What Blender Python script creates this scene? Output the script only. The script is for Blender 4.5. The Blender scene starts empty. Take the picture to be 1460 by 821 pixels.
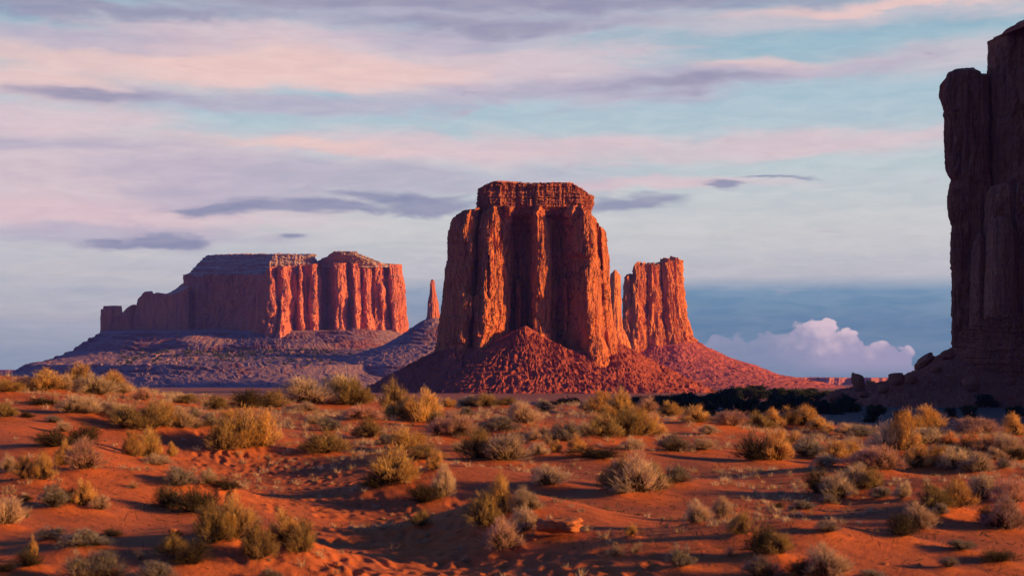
import bpy, math, random
import numpy as np

S = bpy.context.scene
COL = S.collection
R = math.radians
F = 2247.0            # focal length in photo pixels (1460 wide)
CX, HY = 730.0, 545.0  # photo column straight ahead, photo row of the true horizon

# ------------------------------------------------------------------ camera
cam_d = bpy.data.cameras.new('camera')
cam = bpy.data.objects.new('camera', cam_d); COL.objects.link(cam)
cam.location = (0, 0, 0); cam.rotation_euler = (R(90), 0, 0)
cam_d.sensor_width = 36.0
cam_d.lens = 36.0 * F / 1460.0
cam_d.shift_y = (HY - 410.5) / 1460.0
cam_d.clip_start = 0.1; cam_d.clip_end = 120000
cam_d.dof.use_dof = True
cam_d.dof.focus_distance = 300.0
cam_d.dof.aperture_fstop = 4.5
S.camera = cam

# ------------------------------------------------------------------ light
SUN_AZ, SUN_EL = R(103), R(11)          # azimuth to the right of the view, elevation
sun_d = bpy.data.lights.new('sun', 'SUN')
sun = bpy.data.objects.new('sun', sun_d); COL.objects.link(sun)
sun_d.energy = 5.0; sun_d.angle = R(3.6); sun_d.color = (1.0, 0.52, 0.10)
sv = (math.sin(SUN_AZ) * math.cos(SUN_EL), math.cos(SUN_AZ) * math.cos(SUN_EL), math.sin(SUN_EL))
sun.rotation_euler = (R(90) - SUN_EL, 0, math.atan2(sv[0], -sv[1]))
S.view_settings.view_transform = 'Standard'
S.view_settings.look = 'None'
S.view_settings.exposure = 0.86
S.view_settings.gamma = 1.0
S.view_settings.use_curve_mapping = False
S.cycles.max_bounces = 5
S.cycles.diffuse_bounces = 2
S.cycles.volume_bounces = 0
S.cycles.use_denoising = True
S.cycles.use_adaptive_sampling = True; S.cycles.adaptive_threshold = 0.02

# ------------------------------------------------------------------ node helper
class NT:
    def __init__(s, tree): s.t = tree; s.n = tree.nodes; s.l = tree.links
    def new(s, typ, **kw):
        n = s.n.new(typ)
        for k, v in kw.items(): setattr(n, k, v)
        return n
    def put(s, sock, v):
        if isinstance(v, bpy.types.NodeSocket): s.l.new(v, sock)
        elif v is not None:
            if sock.type == 'RGBA' and len(v) == 3: v = (*v, 1)
            sock.default_value = v
    def m(s, op, a, b=None, c=None, clamp=False):
        n = s.new('ShaderNodeMath', operation=op, use_clamp=clamp)
        for i, v in enumerate((a, b, c)):
            if v is not None: s.put(n.inputs[i], v)
        return n.outputs[0]
    def mix(s, f, a, b, mode='MIX'):
        n = s.new('ShaderNodeMix', data_type='RGBA', blend_type=mode, clamp_factor=True)
        s.put(n.inputs[0], f); s.put(n.inputs[6], a); s.put(n.inputs[7], b)
        return n.outputs[2]
    def rng(s, v, a, b, c=0.0, d=1.0, smooth=True):
        n = s.new('ShaderNodeMapRange', interpolation_type='SMOOTHSTEP' if smooth else 'LINEAR')
        s.put(n.inputs[0], v); n.inputs[1].default_value = a; n.inputs[2].default_value = b
        n.inputs[3].default_value = c; n.inputs[4].default_value = d
        return n.outputs[0]
    def vec(s, x, y, z):
        n = s.new('ShaderNodeCombineXYZ')
        s.put(n.inputs[0], x); s.put(n.inputs[1], y); s.put(n.inputs[2], z)
        return n.outputs[0]
    def noise(s, v, scale, detail=4, rough=0.55, dist=0.0):
        n = s.new('ShaderNodeTexNoise')
        s.put(n.inputs['Vector'], v); n.inputs['Scale'].default_value = scale
        n.inputs['Detail'].default_value = detail; n.inputs['Roughness'].default_value = rough
        n.inputs['Distortion'].default_value = dist
        return n.outputs[0]
    def ramp(s, f, stops):
        n = s.new('ShaderNodeValToRGB'); s.put(n.inputs[0], f)
        e = n.color_ramp.elements
        while len(e) < len(stops): e.new(0.5)
        for el, (p, c) in zip(e, stops): el.position = p; el.color = (*c, 1)
        return n.outputs[0]
    def vscale(s, v, sx, sy, sz):
        n = s.new('ShaderNodeVectorMath', operation='MULTIPLY')
        s.put(n.inputs[0], v); n.inputs[1].default_value = (sx, sy, sz)
        return n.outputs[0]

# ------------------------------------------------------------------ sky
world = bpy.data.worlds.new('World'); S.world = world; world.use_nodes = True
w = NT(world.node_tree); w.n.clear()
tc = w.new('ShaderNodeTexCoord').outputs['Generated']
sp = w.new('ShaderNodeSeparateXYZ'); w.put(sp.inputs[0], tc)
sx, sy, sz = sp.outputs
AZ = w.m('ARCTAN2', sx, sy)
EL = w.m('ARCSINE', sz)
sky = w.new('ShaderNodeTexSky', sky_type='NISHITA')
sky.sun_disc = False; sky.sun_elevation = SUN_EL; sky.sun_rotation = SUN_AZ
sky.altitude = 1600; sky.air_density = 1.0; sky.dust_density = 1.0; sky.ozone_density = 5.0
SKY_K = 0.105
def elev(y): return math.atan((HY - y) / F)
def azim(x): return math.atan((x - CX) / F)
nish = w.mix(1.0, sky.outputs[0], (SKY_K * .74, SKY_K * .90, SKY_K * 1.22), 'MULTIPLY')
# thin high overcast of the evening sky, by elevation above the horizon
lo, hi = elev(545), elev(-60)
def st(y, c): return ((elev(y) - lo) / (hi - lo), c)
t01 = w.rng(EL, lo, hi, 0, 1, smooth=False)
veil = w.ramp(t01, [st(545, (.08, .21, .33)), st(470, (.07, .21, .33)), st(418, (.12, .27, .40)),
                    st(395, (.50, .50, .53)), st(330, (.57, .575, .57)), st(240, (.46, .55, .57)),
                    st(150, (.36, .50, .57)), st(60, (.24, .42, .51)), st(-60, (.20, .37, .47))])
# the blue gap under the overcast has a soft upper edge, clearest to the right
left_soft = w.rng(AZ, azim(150), azim(950), 1, 0)
bandn = w.noise(w.vec(w.m('MULTIPLY', AZ, 7.0), w.m('MULTIPLY', EL, 60.0), 0.7), 1.0, 4, 0.6)
pale = w.mix(w.rng(bandn, .35, .65), (.45, .47, .52), (.56, .535, .535))
lowL = w.m('MULTIPLY', left_soft, w.rng(EL, elev(548), elev(450), .25, .9))
veil = w.mix(w.m('MULTIPLY', lowL, w.rng(EL, elev(400), elev(330), 1, 0)), veil, pale)
# horizontal streaks of cloud (two noises, stretched along the horizon)
def band_noise(ax, el, seed, detail=5, rough=.55, dist=.6):
    return w.noise(w.vec(w.m('MULTIPLY', AZ, ax), w.m('MULTIPLY', EL, el), seed), 1.0, detail, rough, dist)
wob = w.m('MULTIPLY', w.m('SUBTRACT', band_noise(9, 30, 3.1, 4), 0.5), 0.030)
ELW = w.m('ADD', EL, wob)
wobx = w.m('MULTIPLY', w.m('SUBTRACT', band_noise(14, 60, 8.1, 5), 0.5), 0.10)
AZW = w.m('ADD', AZ, wobx)
fine = band_noise(17, 74, 5.5, 8, .62, .9)
def blob(px, py, rx, ry, soft=1.0, tilt=0.0, fz=.7):
    dx = w.m('DIVIDE', w.m('SUBTRACT', AZW, azim(px)), rx / F)
    e0 = w.m('SUBTRACT', ELW, elev(py))
    if tilt: e0 = w.m('SUBTRACT', e0, w.m('MULTIPLY', w.m('SUBTRACT', AZ, azim(px)), tilt))
    dy = w.m('DIVIDE', e0, ry / F)
    d2 = w.m('ADD', w.m('MULTIPLY', dx, dx), w.m('MULTIPLY', dy, dy))
    g = w.m('POWER', 2.718, w.m('MULTIPLY', d2, -1.0))
    g = w.m('ADD', g, w.m('MULTIPLY', w.m('SUBTRACT', fine, .5), fz))
    return w.rng(g, .5 - .42 * soft, .5 + .42 * soft)
col = veil
PK, PK2, LAV, GRY, SLT = (.78, .52, .48), (.70, .50, .53), (.42, .38, .49), (.26, .25, .37), (.20, .22, .35)
def lay(c, strength, *blobs):
    global col
    for b in blobs:
        col = w.mix(w.m('MULTIPLY', blob(*b), strength), col, c)
lay(PK2, .5, (1180, 30, 420, 26, 1, 0.02), (1430, 95, 260, 30, 1, 0.04), (950, 215, 520, 20, 1, 0.03), (1250, 205, 260, 18, 1, .03))
lay(PK2, .75, (700, 95, 300, 46), (120, 255, 360, 60), (60, 190, 200, 30), (150, 320, 300, 30), (380, 60, 300, 22),
    (640, 205, 300, 22), (930, 268, 190, 12),(40, 310, 170, 30))
lay(PK, .85, (190, 100, 300, 40), (330, 96, 190, 26), (520, 105, 170, 26), (60, 140, 190, 24), (1100, 100, 120, 14), (430, 212, 160, 12), (1250, 22, 220, 9))
lay(LAV, .75, (560, 22, 420, 30), (90, 70, 260, 16), (820, 130, 330, 20, 1, .05), (1060, 112, 260, 16, 1, .05), (480, 255, 420, 26),
    (150, 345, 260, 18), (330, 290, 190, 20), (30, 225, 200, 14), (640, 55, 160, 14), (330, 150, 320, 16))
lay(GRY, .85, (120, 34, 280, 15), (560, 8, 330, 16), (900, 4, 340, 13), (1440, -2, 180, 9), (700, 34, 200, 10), (130, 150, 130, 10), (990, 120, 140, 9, 1, .05))
lay(SLT, .85, (225, 348, 70, 11, .7), (160, 357, 60, 7, .8), (450, 300, 140, 8, .9), (600, 291, 90, 13, .9), (545, 281, 90, 7), (890, 294, 85, 10, .8),
    (1035, 273, 30, 9, .8), (1110, 262, 50, 3.5), (320, 306, 80, 6), (420, 345, 30, 4), (300,310,60,7))
# fine unevenness of the overcast
grain = band_noise(30, 150, 1.7, 8, .6)
col = w.mix(.13, col, w.mix(w.rng(grain, .3, .7), (.30, .33, .42), (.78, .70, .70)))
# a bank of cumulus low over the far plain, its lighting painted in
puff = w.noise(w.vec(w.m('MULTIPLY', AZ, 52), w.m('MULTIPLY', EL, 60), 2.2), 1.0, 8, .62, .15)
def heap(px, py, rx, ry):
    dx = w.m('DIVIDE', w.m('SUBTRACT', AZ, azim(px)), rx / F)
    dy = w.m('DIVIDE', w.m('SUBTRACT', EL, elev(py)), ry / F)
    d = w.m('SQRT', w.m('ADD', w.m('MULTIPLY', dx, dx), w.m('MULTIPLY', dy, dy)))
    return w.m('SUBTRACT', 1.0, d)
vb = w.new('ShaderNodeTexVoronoi', feature='F1'); vb.inputs['Scale'].default_value = 1.0; vb.inputs['Detail'].default_value = 1.0
w.put(vb.inputs['Vector'], w.vec(w.m('ADD', w.m('MULTIPLY', AZ, 95), w.m('MULTIPLY', puff, .8)), w.m('ADD', w.m('MULTIPLY', EL, 110), w.m('MULTIPLY', puff, .8)), 1.3))
hs = None
for b in [(1160, 512, 58, 64), (1200, 514, 48, 46), (1258, 520, 52, 36), (1100, 514, 60, 46), (1040, 520, 62, 46), (1320, 535, 60, 18), (960, 530, 90, 40)]:
    q = heap(*b); hs = q if hs is None else w.m('SMOOTH_MAX', hs, q, .05)
hs = w.m('ADD', hs, w.m('MULTIPLY', w.m('SUBTRACT', puff, .5), .40))
hs = w.m('ADD', hs, w.m('MULTIPLY', w.m('SUBTRACT', .45, vb.outputs['Distance']), .32))
cmask = w.m('MULTIPLY', w.rng(hs, .0, .08), w.rng(EL, elev(541), elev(515), .25, 1))
side = w.rng(w.m('ADD', AZ, w.m('MULTIPLY', w.m('SUBTRACT', puff, .5), .05)), azim(1085), azim(1185))
up = w.rng(w.m('ADD', w.m('ADD', EL, w.m('MULTIPLY', w.m('SUBTRACT', .45, vb.outputs['Distance']), .014)), w.m('MULTIPLY', w.m('SUBTRACT', puff, .5), .03)), elev(525), elev(462))
ccol = w.mix(w.m('MULTIPLY', up, w.m('ADD', .25, w.m('MULTIPLY', side, .75))), (.40, .36, .50), (.86, .64, .68))
col = w.mix(w.m('MULTIPLY', cmask, w.m('ADD', .38, w.m('MULTIPLY', side, .52))), col, ccol)
# cloud thins towards the zenith; cleared beyond the view to cut fill light
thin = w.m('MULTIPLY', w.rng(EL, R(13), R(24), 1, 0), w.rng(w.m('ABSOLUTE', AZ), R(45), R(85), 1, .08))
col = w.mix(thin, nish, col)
col = w.mix(w.rng(EL, -.02, 0.0, 1, 0), col, (.10, .07, .06))
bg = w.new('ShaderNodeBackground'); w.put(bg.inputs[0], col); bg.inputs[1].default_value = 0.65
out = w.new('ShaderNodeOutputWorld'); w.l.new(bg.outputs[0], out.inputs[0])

# ------------------------------------------------------------------ numpy noise
_rs = np.random.RandomState(7)
_P = _rs.permutation(256); _P = np.concatenate([_P, _P, _P])
_G = _rs.normal(size=(256, 3)); _G /= np.linalg.norm(_G, axis=1)[:, None]
def pn(x, y, z):
    x, y, z = np.broadcast_arrays(np.asarray(x, float), np.asarray(y, float), np.asarray(z, float))
    xi, yi, zi = np.floor(x).astype(int), np.floor(y).astype(int), np.floor(z).astype(int)
    xf, yf, zf = x - xi, y - yi, z - zi
    u, v, ww = [t * t * t * (t * (t * 6 - 15) + 10) for t in (xf, yf, zf)]
    r = 0
    for i in (0, 1):
        for j in (0, 1):
            for k in (0, 1):
                h = _P[_P[_P[(xi + i) & 255] + ((yi + j) & 255)] + ((zi + k) & 255)]
                g = _G[h]
                d = g[..., 0] * (xf - i) + g[..., 1] * (yf - j) + g[..., 2] * (zf - k)
                r = r + d * (u if i else 1 - u) * (v if j else 1 - v) * (ww if k else 1 - ww)
    return r * 1.5
def fbm(x, y, z, o=4, g=.5):
    r, a = 0, 1.0
    for i in range(o):
        r = r + a * pn(x, y, z); x, y, z, a = x * 2.03 + 11.3, y * 2.03 + 5.7, z * 2.03 + 3.1, a * g
    return r
def sstep(x, a, b):
    t = np.clip((x - a) / (b - a), 0, 1); return t * t * (3 - 2 * t)

# ------------------------------------------------------------------ mesh helpers
def link_mesh(name, V, Fq, mat, parent=None, smooth=True, attr=None, tris=False):
    me = bpy.data.meshes.new(name)
    V = np.ascontiguousarray(V, dtype=np.float32); Fq = np.ascontiguousarray(Fq, dtype=np.int32)
    k = Fq.shape[1]; n = len(Fq)
    me.vertices.add(len(V)); me.vertices.foreach_set('co', V.ravel())
    me.loops.add(n * k); me.loops.foreach_set('vertex_index', Fq.ravel())
    me.polygons.add(n); me.polygons.foreach_set('loop_start', np.arange(n, dtype=np.int32) * k)
    me.polygons.foreach_set('loop_total', np.full(n, k, dtype=np.int32))
    me.polygons.foreach_set('use_smooth', np.full(n, bool(smooth)))
    if attr:
        for nm, vals in attr.items():
            a = me.attributes.new(nm, 'FLOAT', 'POINT'); a.data.foreach_set('value', np.asarray(vals, dtype=np.float32).ravel())
    me.update(calc_edges=True); me.validate()
    if mat: me.materials.append(mat)
    o = bpy.data.objects.new(name, me); COL.objects.link(o)
    if parent: o.parent = parent
    return o
def grid_faces(nr, nc, closed=False):
    i = np.arange(nr - 1)[:, None]; j = np.arange(nc if closed else nc - 1)[None, :]
    j2 = (j + 1) % nc
    return np.stack([i * nc + j, i * nc + j2, (i + 1) * nc + j2, (i + 1) * nc + j], -1).reshape(-1, 4)
def thing(name, label, cat, loc=(0, 0, 0), group=None):
    o = bpy.data.objects.new(name, None); COL.objects.link(o)
    o.location = loc; o.empty_display_size = .2
    o['label'] = label; o['category'] = cat
    if group: o['group'] = group
    return o
def tag(o, label, cat, group=None):
    o['label'] = label; o['category'] = cat
    if group: o['group'] = group
    return o

# ------------------------------------------------------------------ materials
def new_mat(name):
    m = bpy.data.materials.new(name); m.use_nodes = True
    t = NT(m.node_tree); t.n.clear()
    out = t.new('ShaderNodeOutputMaterial'); b = t.new('ShaderNodeBsdfPrincipled')
    t.l.new(b.outputs[0], out.inputs[0]); b.inputs['Roughness'].default_value = .92
    b.inputs['Specular IOR Level'].default_value = .15
    return m, t, b, out
def rock_mat(name, c1, c2, c3, k, strata=1.0, streak=1.0, dust=None, dust_amt=0.0, bump=.5, joints=1.0):
    """k = metres per feature unit; c1 main rock, c2 darker varnish, c3 paler beds; dust settles on flat ledges"""
    m, t, b, out = new_mat(name)
    P = t.new('ShaderNodeTexCoord').outputs['Object']
    n1 = t.noise(t.vscale(P, .02 / k, .02 / k, .02 / k), 1, 5, .6)
    beds = t.noise(t.vscale(P, .006 / k, .006 / k, .16 / k), 1, 6, .65, .3)
    strk = t.noise(t.vscale(P, .16 / k, .16 / k, .010 / k), 1, 6, .6, .3)
    grit = t.noise(t.vscale(P, .45 / k, .45 / k, .45 / k), 1, 5, .65)
    c = t.mix(t.m('MULTIPLY', t.rng(beds, .42, .66), .55 * strata), c1, c3)
    c = t.mix(t.m('MULTIPLY', t.rng(strk, .45, .70), .7 * streak), c, c2)
    c = t.mix(t.m('MULTIPLY', t.rng(n1, .35, .7), .35), c, c2)
    c = t.mix(t.m('MULTIPLY', t.rng(grit, .3, .75), .4), c, t.mix(.5, c2, c3))
    vo = t.new('ShaderNodeTexVoronoi', feature='DISTANCE_TO_EDGE'); vo.inputs['Scale'].default_value = 1.0
    wv_ = t.new('ShaderNodeVectorMath', operation='ADD'); t.put(wv_.inputs[0], t.vscale(P, .075 / k, .075 / k, .020 / k))
    nz_ = t.new('ShaderNodeTexNoise'); t.put(nz_.inputs['Vector'], t.vscale(P, .05 / k, .05 / k, .05 / k)); nz_.inputs['Scale'].default_value = 1; nz_.inputs['Detail'].default_value = 5
    t.put(wv_.inputs[1], nz_.outputs['Color']); t.put(vo.inputs['Vector'], wv_.outputs[0])
    joint = t.m('MULTIPLY', t.rng(vo.outputs['Distance'], .045, .0), joints)
    c = t.mix(t.m('MULTIPLY', joint, .75), c, t.mix(.5, c2, (.05, .02, .018)))
    if dust:
        nz = t.new('ShaderNodeSeparateXYZ'); t.put(nz.inputs[0], t.new('ShaderNodeNewGeometry').outputs['Normal'])
        f = t.m('ADD', t.rng(nz.outputs[2], .30, .80, 0, .75), t.m('SUBTRACT', t.noise(t.vscale(P, .05 / k, .05 / k, .2 / k), 1, 6, .65), .62))
        c = t.mix(t.m('MULTIPLY', t.rng(f, .1, .55), dust_amt), c, dust)
    t.put(b.inputs['Base Color'], c)
    bp = t.new('ShaderNodeBump'); bp.inputs['Strength'].default_value = bump; bp.inputs['Distance'].default_value = 2.0 * k
    hgt = t.m('ADD', t.m('MULTIPLY', grit, .8), t.m('ADD', t.m('MULTIPLY', beds, .5 * strata), t.m('SUBTRACT', t.m('MULTIPLY', strk, .5 * streak), t.m('MULTIPLY', joint, 1.6))))
    t.put(bp.inputs['Height'], hgt); t.l.new(bp.outputs[0], b.inputs['Normal'])
    return m

# ------------------------------------------------------------------ rock walls
def interp(x, pts):
    p = np.array(pts, float); return np.interp(x, p[:, 0], p[:, 1])
def resample(poly, n):
    p = np.array(poly, float); q = np.vstack([p, p[:1]])
    s = np.concatenate([[0], np.cumsum(np.hypot(*np.diff(q, axis=0).T))])
    u = np.linspace(0, s[-1], n, endpoint=False)
    return np.stack([np.interp(u, s, q[:, 0]), np.interp(u, s, q[:, 1])], 1), u
def wall(name, parent, D, plan, sil, top, bot, mat, n=600, m=160, seed=0, col=(3, 14), crack=3.0, strata=.8,
         jag=1.5, blocky=0.0, feats=(), cap=2.0, rough=.5, round_top=0.0, smooth_n=2, ref=None, basebatter=0.0, warp=3.0, slab=1.2, relief=1.0, radial=False, facet=.55, persp=True, beds=0.0, irr=0.0):
    """One closed rock body. Everything is in photo pixels at distance D: plan = [(column, nearness)...] going
    left to right along the front and back behind; sil = [(row, left column, right column)...]."""
    k = D / F
    P, u = resample(plan, n)
    for _ in range(smooth_n):
        P = .5 * P + .25 * (np.roll(P, 1, 0) + np.roll(P, -1, 0))
    P[:, 1] = np.where(P[:, 1] > -45, P[:, 1] * relief, P[:, 1] - 45 * (relief - 1))
    xl0, xr0 = P[:, 0].min(), P[:, 0].max()
    s = (P[:, 0] - xl0) / (xr0 - xl0)
    yt = interp(P[:, 0], top) + jag * fbm(P[:, 0] / 7 + seed, P[:, 1] / 7, 0.3, 4)
    if jag > 0:
        yt = yt + jag * .8 * np.round(2 * pn(P[:, 0] / 4 + seed, P[:, 1] / 4, 9.7)) / 2
    yb = interp(P[:, 0], bot)
    v = np.linspace(0, 1, m)[:, None]
    Y = yb[None] + (yt - yb)[None] * v                                  # photo rows, growing upward with v
    sl = np.array(sorted(sil), float)
    XL = np.interp(Y, sl[:, 0], sl[:, 1]); XR = np.interp(Y, sl[:, 0], sl[:, 2])
    wr = (XR - XL) / (xr0 - xl0)
    X = XL + s[None] * (XR - XL)
    Dp = P[:, 1][None] * np.minimum(wr, 1.6) + 0 * Y
    if irr: Dp = Dp + irr * (1.3 * fbm(X / 17 + 2 * seed, Dp / 50, Y / 42 + seed, 2, .5) + .5 * np.round(2.5 * fbm(X / 8 + seed, Dp / 30, Y / 26, 2)) / 2.5)
    for (fx, fy, rx, ry, amt) in feats:                                 # local bulges and hollows on the front
        front = sstep(P[:, 1], P[:, 1].min() * .6, P[:, 1].min() * .25)[None]
        hx = sstep(np.abs(X - fx), rx * 1.15, rx * .8); hy = sstep(np.abs(Y - fy), ry + 3, ry - 2)
        Dp = Dp + amt * hx * hy * front
    mid = np.sin(np.pi * np.clip(s, 0, 1))[None] ** .5
    X = X + mid * warp * (fbm(X / 26 + seed, Dp / 26, Y / 80, 3, .5) + .3 * fbm(X / 9 + seed, Dp / 9, Y / 30, 2, .5))
    tang = np.roll(P, -1, 0) - np.roll(P, 1, 0)
    tang = .34 * (tang + np.roll(tang, 3, 0) + np.roll(tang, -3, 0))
    nrm = np.stack([tang[:, 1], -tang[:, 0]], 1); nrm /= np.linalg.norm(nrm, axis=1)[:, None] + 1e-9
    nrm[:, 1] *= 1                                                      # (column, nearness) frame
    area = np.sum(P[:, 0] * np.roll(P[:, 1], -1) - np.roll(P[:, 0], -1) * P[:, 1])
    if area < 0: nrm = -nrm
    a, L = col
    fx, fd, fz = X / L, Dp / L, Y / (L * 9)
    g0 = fbm(fx + seed * 3.1, fd, fz, 2, .5)
    g1 = fbm(fx * 2.3 + seed, fd * 2.3, fz * 1.4 + 3, 2, .5)
    def tri(g, q):                                                       # flat planes meeting at arrises
        t_ = g * q; r_ = np.floor(t_); f_ = t_ - r_
        return (r_ + np.clip((f_ - .5) * 3.5 + .5, 0, 1)) / q
    d = a * (.75 * tri(g0, 2.5) + .25 * g0) + a * .45 * tri(g1, 2.5)
    rid = 1 - np.abs(fbm(X / (L * .7) + seed, Dp / (L * .7), Y / (L * 9) + 4, 3, .5)) * 2.2
    d = d - crack * sstep(rid, .80, .95) * (.4 + .6 * sstep(pn(X / 20 + seed, Dp / 20, Y / 60), -.1, .2))
    fa = fbm(X / (L * .55) + 7 + seed, Dp / (L * .55), Y / (L * 6) + seed, 3, .5)      # flat joint faces with sharp arrises
    d = d + facet * a * (np.round(4 * fa) / 4 - .5 * fa)
    fb = fbm(X / 3.1 + seed, Dp / 3.1, Y / 15, 2, .5)
    d = d + facet * np.round(3 * fb) / 3 * .45
    if beds: d = d + beds * np.round(3.5 * fbm(X / 70 + seed, Dp / 70, Y / 3.0 + .6 * fbm(X / 9, Dp / 9, seed, 2), 3, .6)) / 3.5
    d = d + rough * fbm(X / 3.2, Dp / 3.2, Y / 6 + seed, 4, .6)
    h = (1 - v)
    sl_ = np.round(2.2 * fbm(X / (L * .8) + 5 + seed, Dp / (L * .8), Y / (L * 3.2), 2, .5)) / 2.2
    d = d + slab * sl_
    bed = np.round(3 * fbm(X / 90, Dp / 90, Y / 6.5 + seed, 3, .6)) / 3
    d = d + strata * bed * (.35 + .9 * h ** 2)
    if blocky:
        d = d + blocky * np.round(3 * pn(X / 4.6 + seed, Dp / 4.6, Y / 4.4)) / 3 + blocky * .6 * fbm(X / 2.2, Dp / 2.2, Y / 2.2, 3, .6)
    d = d + basebatter * h ** 3
    if round_top: d = d - round_top * (1 - np.sqrt(np.clip(1 - np.clip((v - .80) / .2, 0, 1) ** 2, 0, 1))) * 1.0
    X = X + d * nrm[:, 0][None]; Dp = Dp + d * nrm[:, 1][None]
    # top: rings shrinking to the middle
    cx, cd = X[-1].mean(), Dp[-1].mean(); rows = []
    yc = yt.mean()
    for q in (.965, .9, .8, .68, .55, .4, .25, .1, .01):
        qx = q if radial else 1 - .25 * (1 - q) ** 2
        xx, dd = cx + (X[-1] - cx) * qx, cd + (Dp[-1] - cd) * q
        zz = (yc + (yt - yc) * q if radial else yt) - cap * (1 - q) ** .7 + .8 * jag * fbm(xx / 6, dd / 6, seed + 2., 3)
        rows.append((xx, dd, zz))
    X = np.vstack([X] + [r[0][None] for r in rows]); Dp = np.vstack([Dp] + [r[1][None] for r in rows]); Y = np.vstack([Y] + [r[2][None] for r in rows])
    pf = (D - Dp * k) / D if persp else 1.0
    V = np.stack([(X - CX) * k * pf, -Dp * k, (HY - Y) * k * pf], -1).reshape(-1, 3)   # relative to parent at (0, D, 0)
    Fq = grid_faces(X.shape[0], n, True)
    if area < 0: Fq = Fq[:, ::-1]
    off = np.array([0, D, 0]) - np.array(parent.location) if parent else np.array([0, D, 0])
    return link_mesh(name, V + off, Fq[:, ::-1], mat, parent, smooth=False)

def talus(name, parent, D, centre, rim, mat, nu=700, nr=150, seed=0, gully=2.5, boulders=1.5, ledge=0.0, squash=1.0, feats=()):
    """Debris apron. rim = [(angle deg, radius px, row at the cliff, [(outward px, row)...])...]; angle 0 = right, 90 = toward the camera."""
    k = D / F
    th = np.linspace(0, 2 * np.pi, nu, endpoint=False)
    ang = np.degrees(th)
    A = [r[0] for r in rim] + [rim[0][0] + 360]
    R0 = np.interp(ang, A, [r[1] for r in rim] + [rim[0][1]], period=None)
    Y0 = np.interp(ang, A, [r[2] for r in rim] + [rim[0][2]])
    np_ = len(rim[0][3])
    prof_r = [np.interp(ang, A, [r[3][i][0] for r in rim] + [rim[0][3][i][0]]) for i in range(np_)]
    prof_y = [np.interp(ang, A, [r[3][i][1] for r in rim] + [rim[0][3][i][1]]) for i in range(np_)]
    rr = np.stack([np.zeros(nu) - R0 * .35, np.zeros(nu)] + prof_r, 0)
    yy = np.stack([Y0 - 1.0, Y0] + prof_y, 0)
    tot = np_ + 1
    tt = np.linspace(0, tot, nr)
    i = np.minimum(tt.astype(int), tot - 1); f = (tt - i)[:, None]
    rad = rr[i] * (1 - f) + rr[i + 1] * f; Y = yy[i] * (1 - f) + yy[i + 1] * f
    ca, sa = np.cos(th)[None], np.sin(th)[None]
    X = centre[0] + (R0[None] + rad) * ca; Dp = centre[1] + (R0[None] + rad) * sa * squash
    out = sstep(rad, 0, 14) * (1 - sstep(tt[:, None], tot - .25, tot))
    arc = th[None] * (R0.mean() + 20)
    cxu, sxu = np.cos(th)[None] * R0.mean() / 9, np.sin(th)[None] * R0.mean() / 9
    wv = 1.1 * fbm(X / 40 + seed, Dp / 40, 3.3, 3)
    g = fbm(cxu * 1.1 + seed + wv, sxu * 1.1 + wv, rad / 45, 4, .6)
    Y = Y + out * gully * (np.sqrt(np.abs(g) + .02) * 1.6 - .8)
    bl = pn(X / 1.35, Dp / 1.35, Y / 1.35 + seed) * (.6 + .8 * sstep(fbm(X / 25 + 4, Dp / 25, seed, 2), -.1, .4)) + .3 * fbm(X / 14, Dp / 14, seed, 2)
    Y = Y - out * boulders * (np.clip(bl - .18, 0, 1) * 2.0 + .35 * fbm(X / 1.5, Dp / 1.5, Y / 1.5, 2))
    Y = Y - out * (boulders * .5 + .3) * fbm(X / 9, Dp / 9, Y / 9 + seed, 3)
    for (fx, fd, rx, rd, amt) in feats:
        Y = Y - amt * np.exp(-((X - fx) / rx) ** 2 - ((Dp - fd) / rd) ** 2) * out
    if ledge:
        per = 6.3
        q = (Y + 7.0 * fbm(X / 60, Dp / 60, seed, 3)) / per
        fr = q - np.floor(q)
        Y = Y + ledge * out * per * sstep(fbm(X / 45 + 3, Dp / 45, Y / 14 + seed, 2), -.25, .35) * 1.3 * (sstep(fr, .25, .75) - fr)
    pf = (D - Dp * k) / D
    V = np.stack([(X - CX) * k * pf, -Dp * k, (HY - Y) * k * pf], -1).reshape(-1, 3)
    off = np.array([0, D, 0]) - np.array(parent.location) if parent else np.array([0, D, 0])
    return link_mesh(name, V + off, grid_faces(nr, nu, True)[:, ::-1], mat, parent, smooth=False)

# ------------------------------------------------------------------ the buttes
M_main = rock_mat('red_sandstone', (.56, .155, .07), (.22, .065, .055), (.64, .23, .085), 1.0, .7, 1.0, bump=.6)
M_cap = rock_mat('ledgy_caprock', (.44, .125, .075), (.19, .06, .055), (.54, .20, .11), .7, .8, .3, bump=.7)
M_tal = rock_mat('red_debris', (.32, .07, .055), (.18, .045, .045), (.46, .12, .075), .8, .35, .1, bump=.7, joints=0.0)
M_far = rock_mat('far_sandstone', (.64, .175, .10), (.27, .08, .075), (.70, .25, .12), 2.2, .7, 1.0, (.55, .42, .42), .35, bump=.4, joints=.5)
M_farcap = rock_mat('snow_dusted_caprock', (.40, .20, .18), (.26, .13, .13), (.46, .30, .28), 2.0, 1.0, .2, (.62, .56, .58), 1.0, bump=.5, joints=.2)
M_fartal = rock_mat('pale_ledges', (.20, .062, .075), (.12, .042, .06), (.27, .11, .12), 2.2, 1.0, .1, (.42, .33, .37), .34, bump=.6, joints=0.0)  # rock base darkened, standing in for the shadow over the mesa apron
M_mid = rock_mat('orange_sandstone', (.72, .22, .075), (.32, .09, .055), (.78, .32, .10), 1.6, .8, 1.0, bump=.5, joints=.6)
M_midtal = rock_mat('brick_red_debris', (.40, .09, .085), (.23, .055, .06), (.46, .14, .11), 1.6, .8, .1, bump=.6, joints=0.0)
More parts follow.
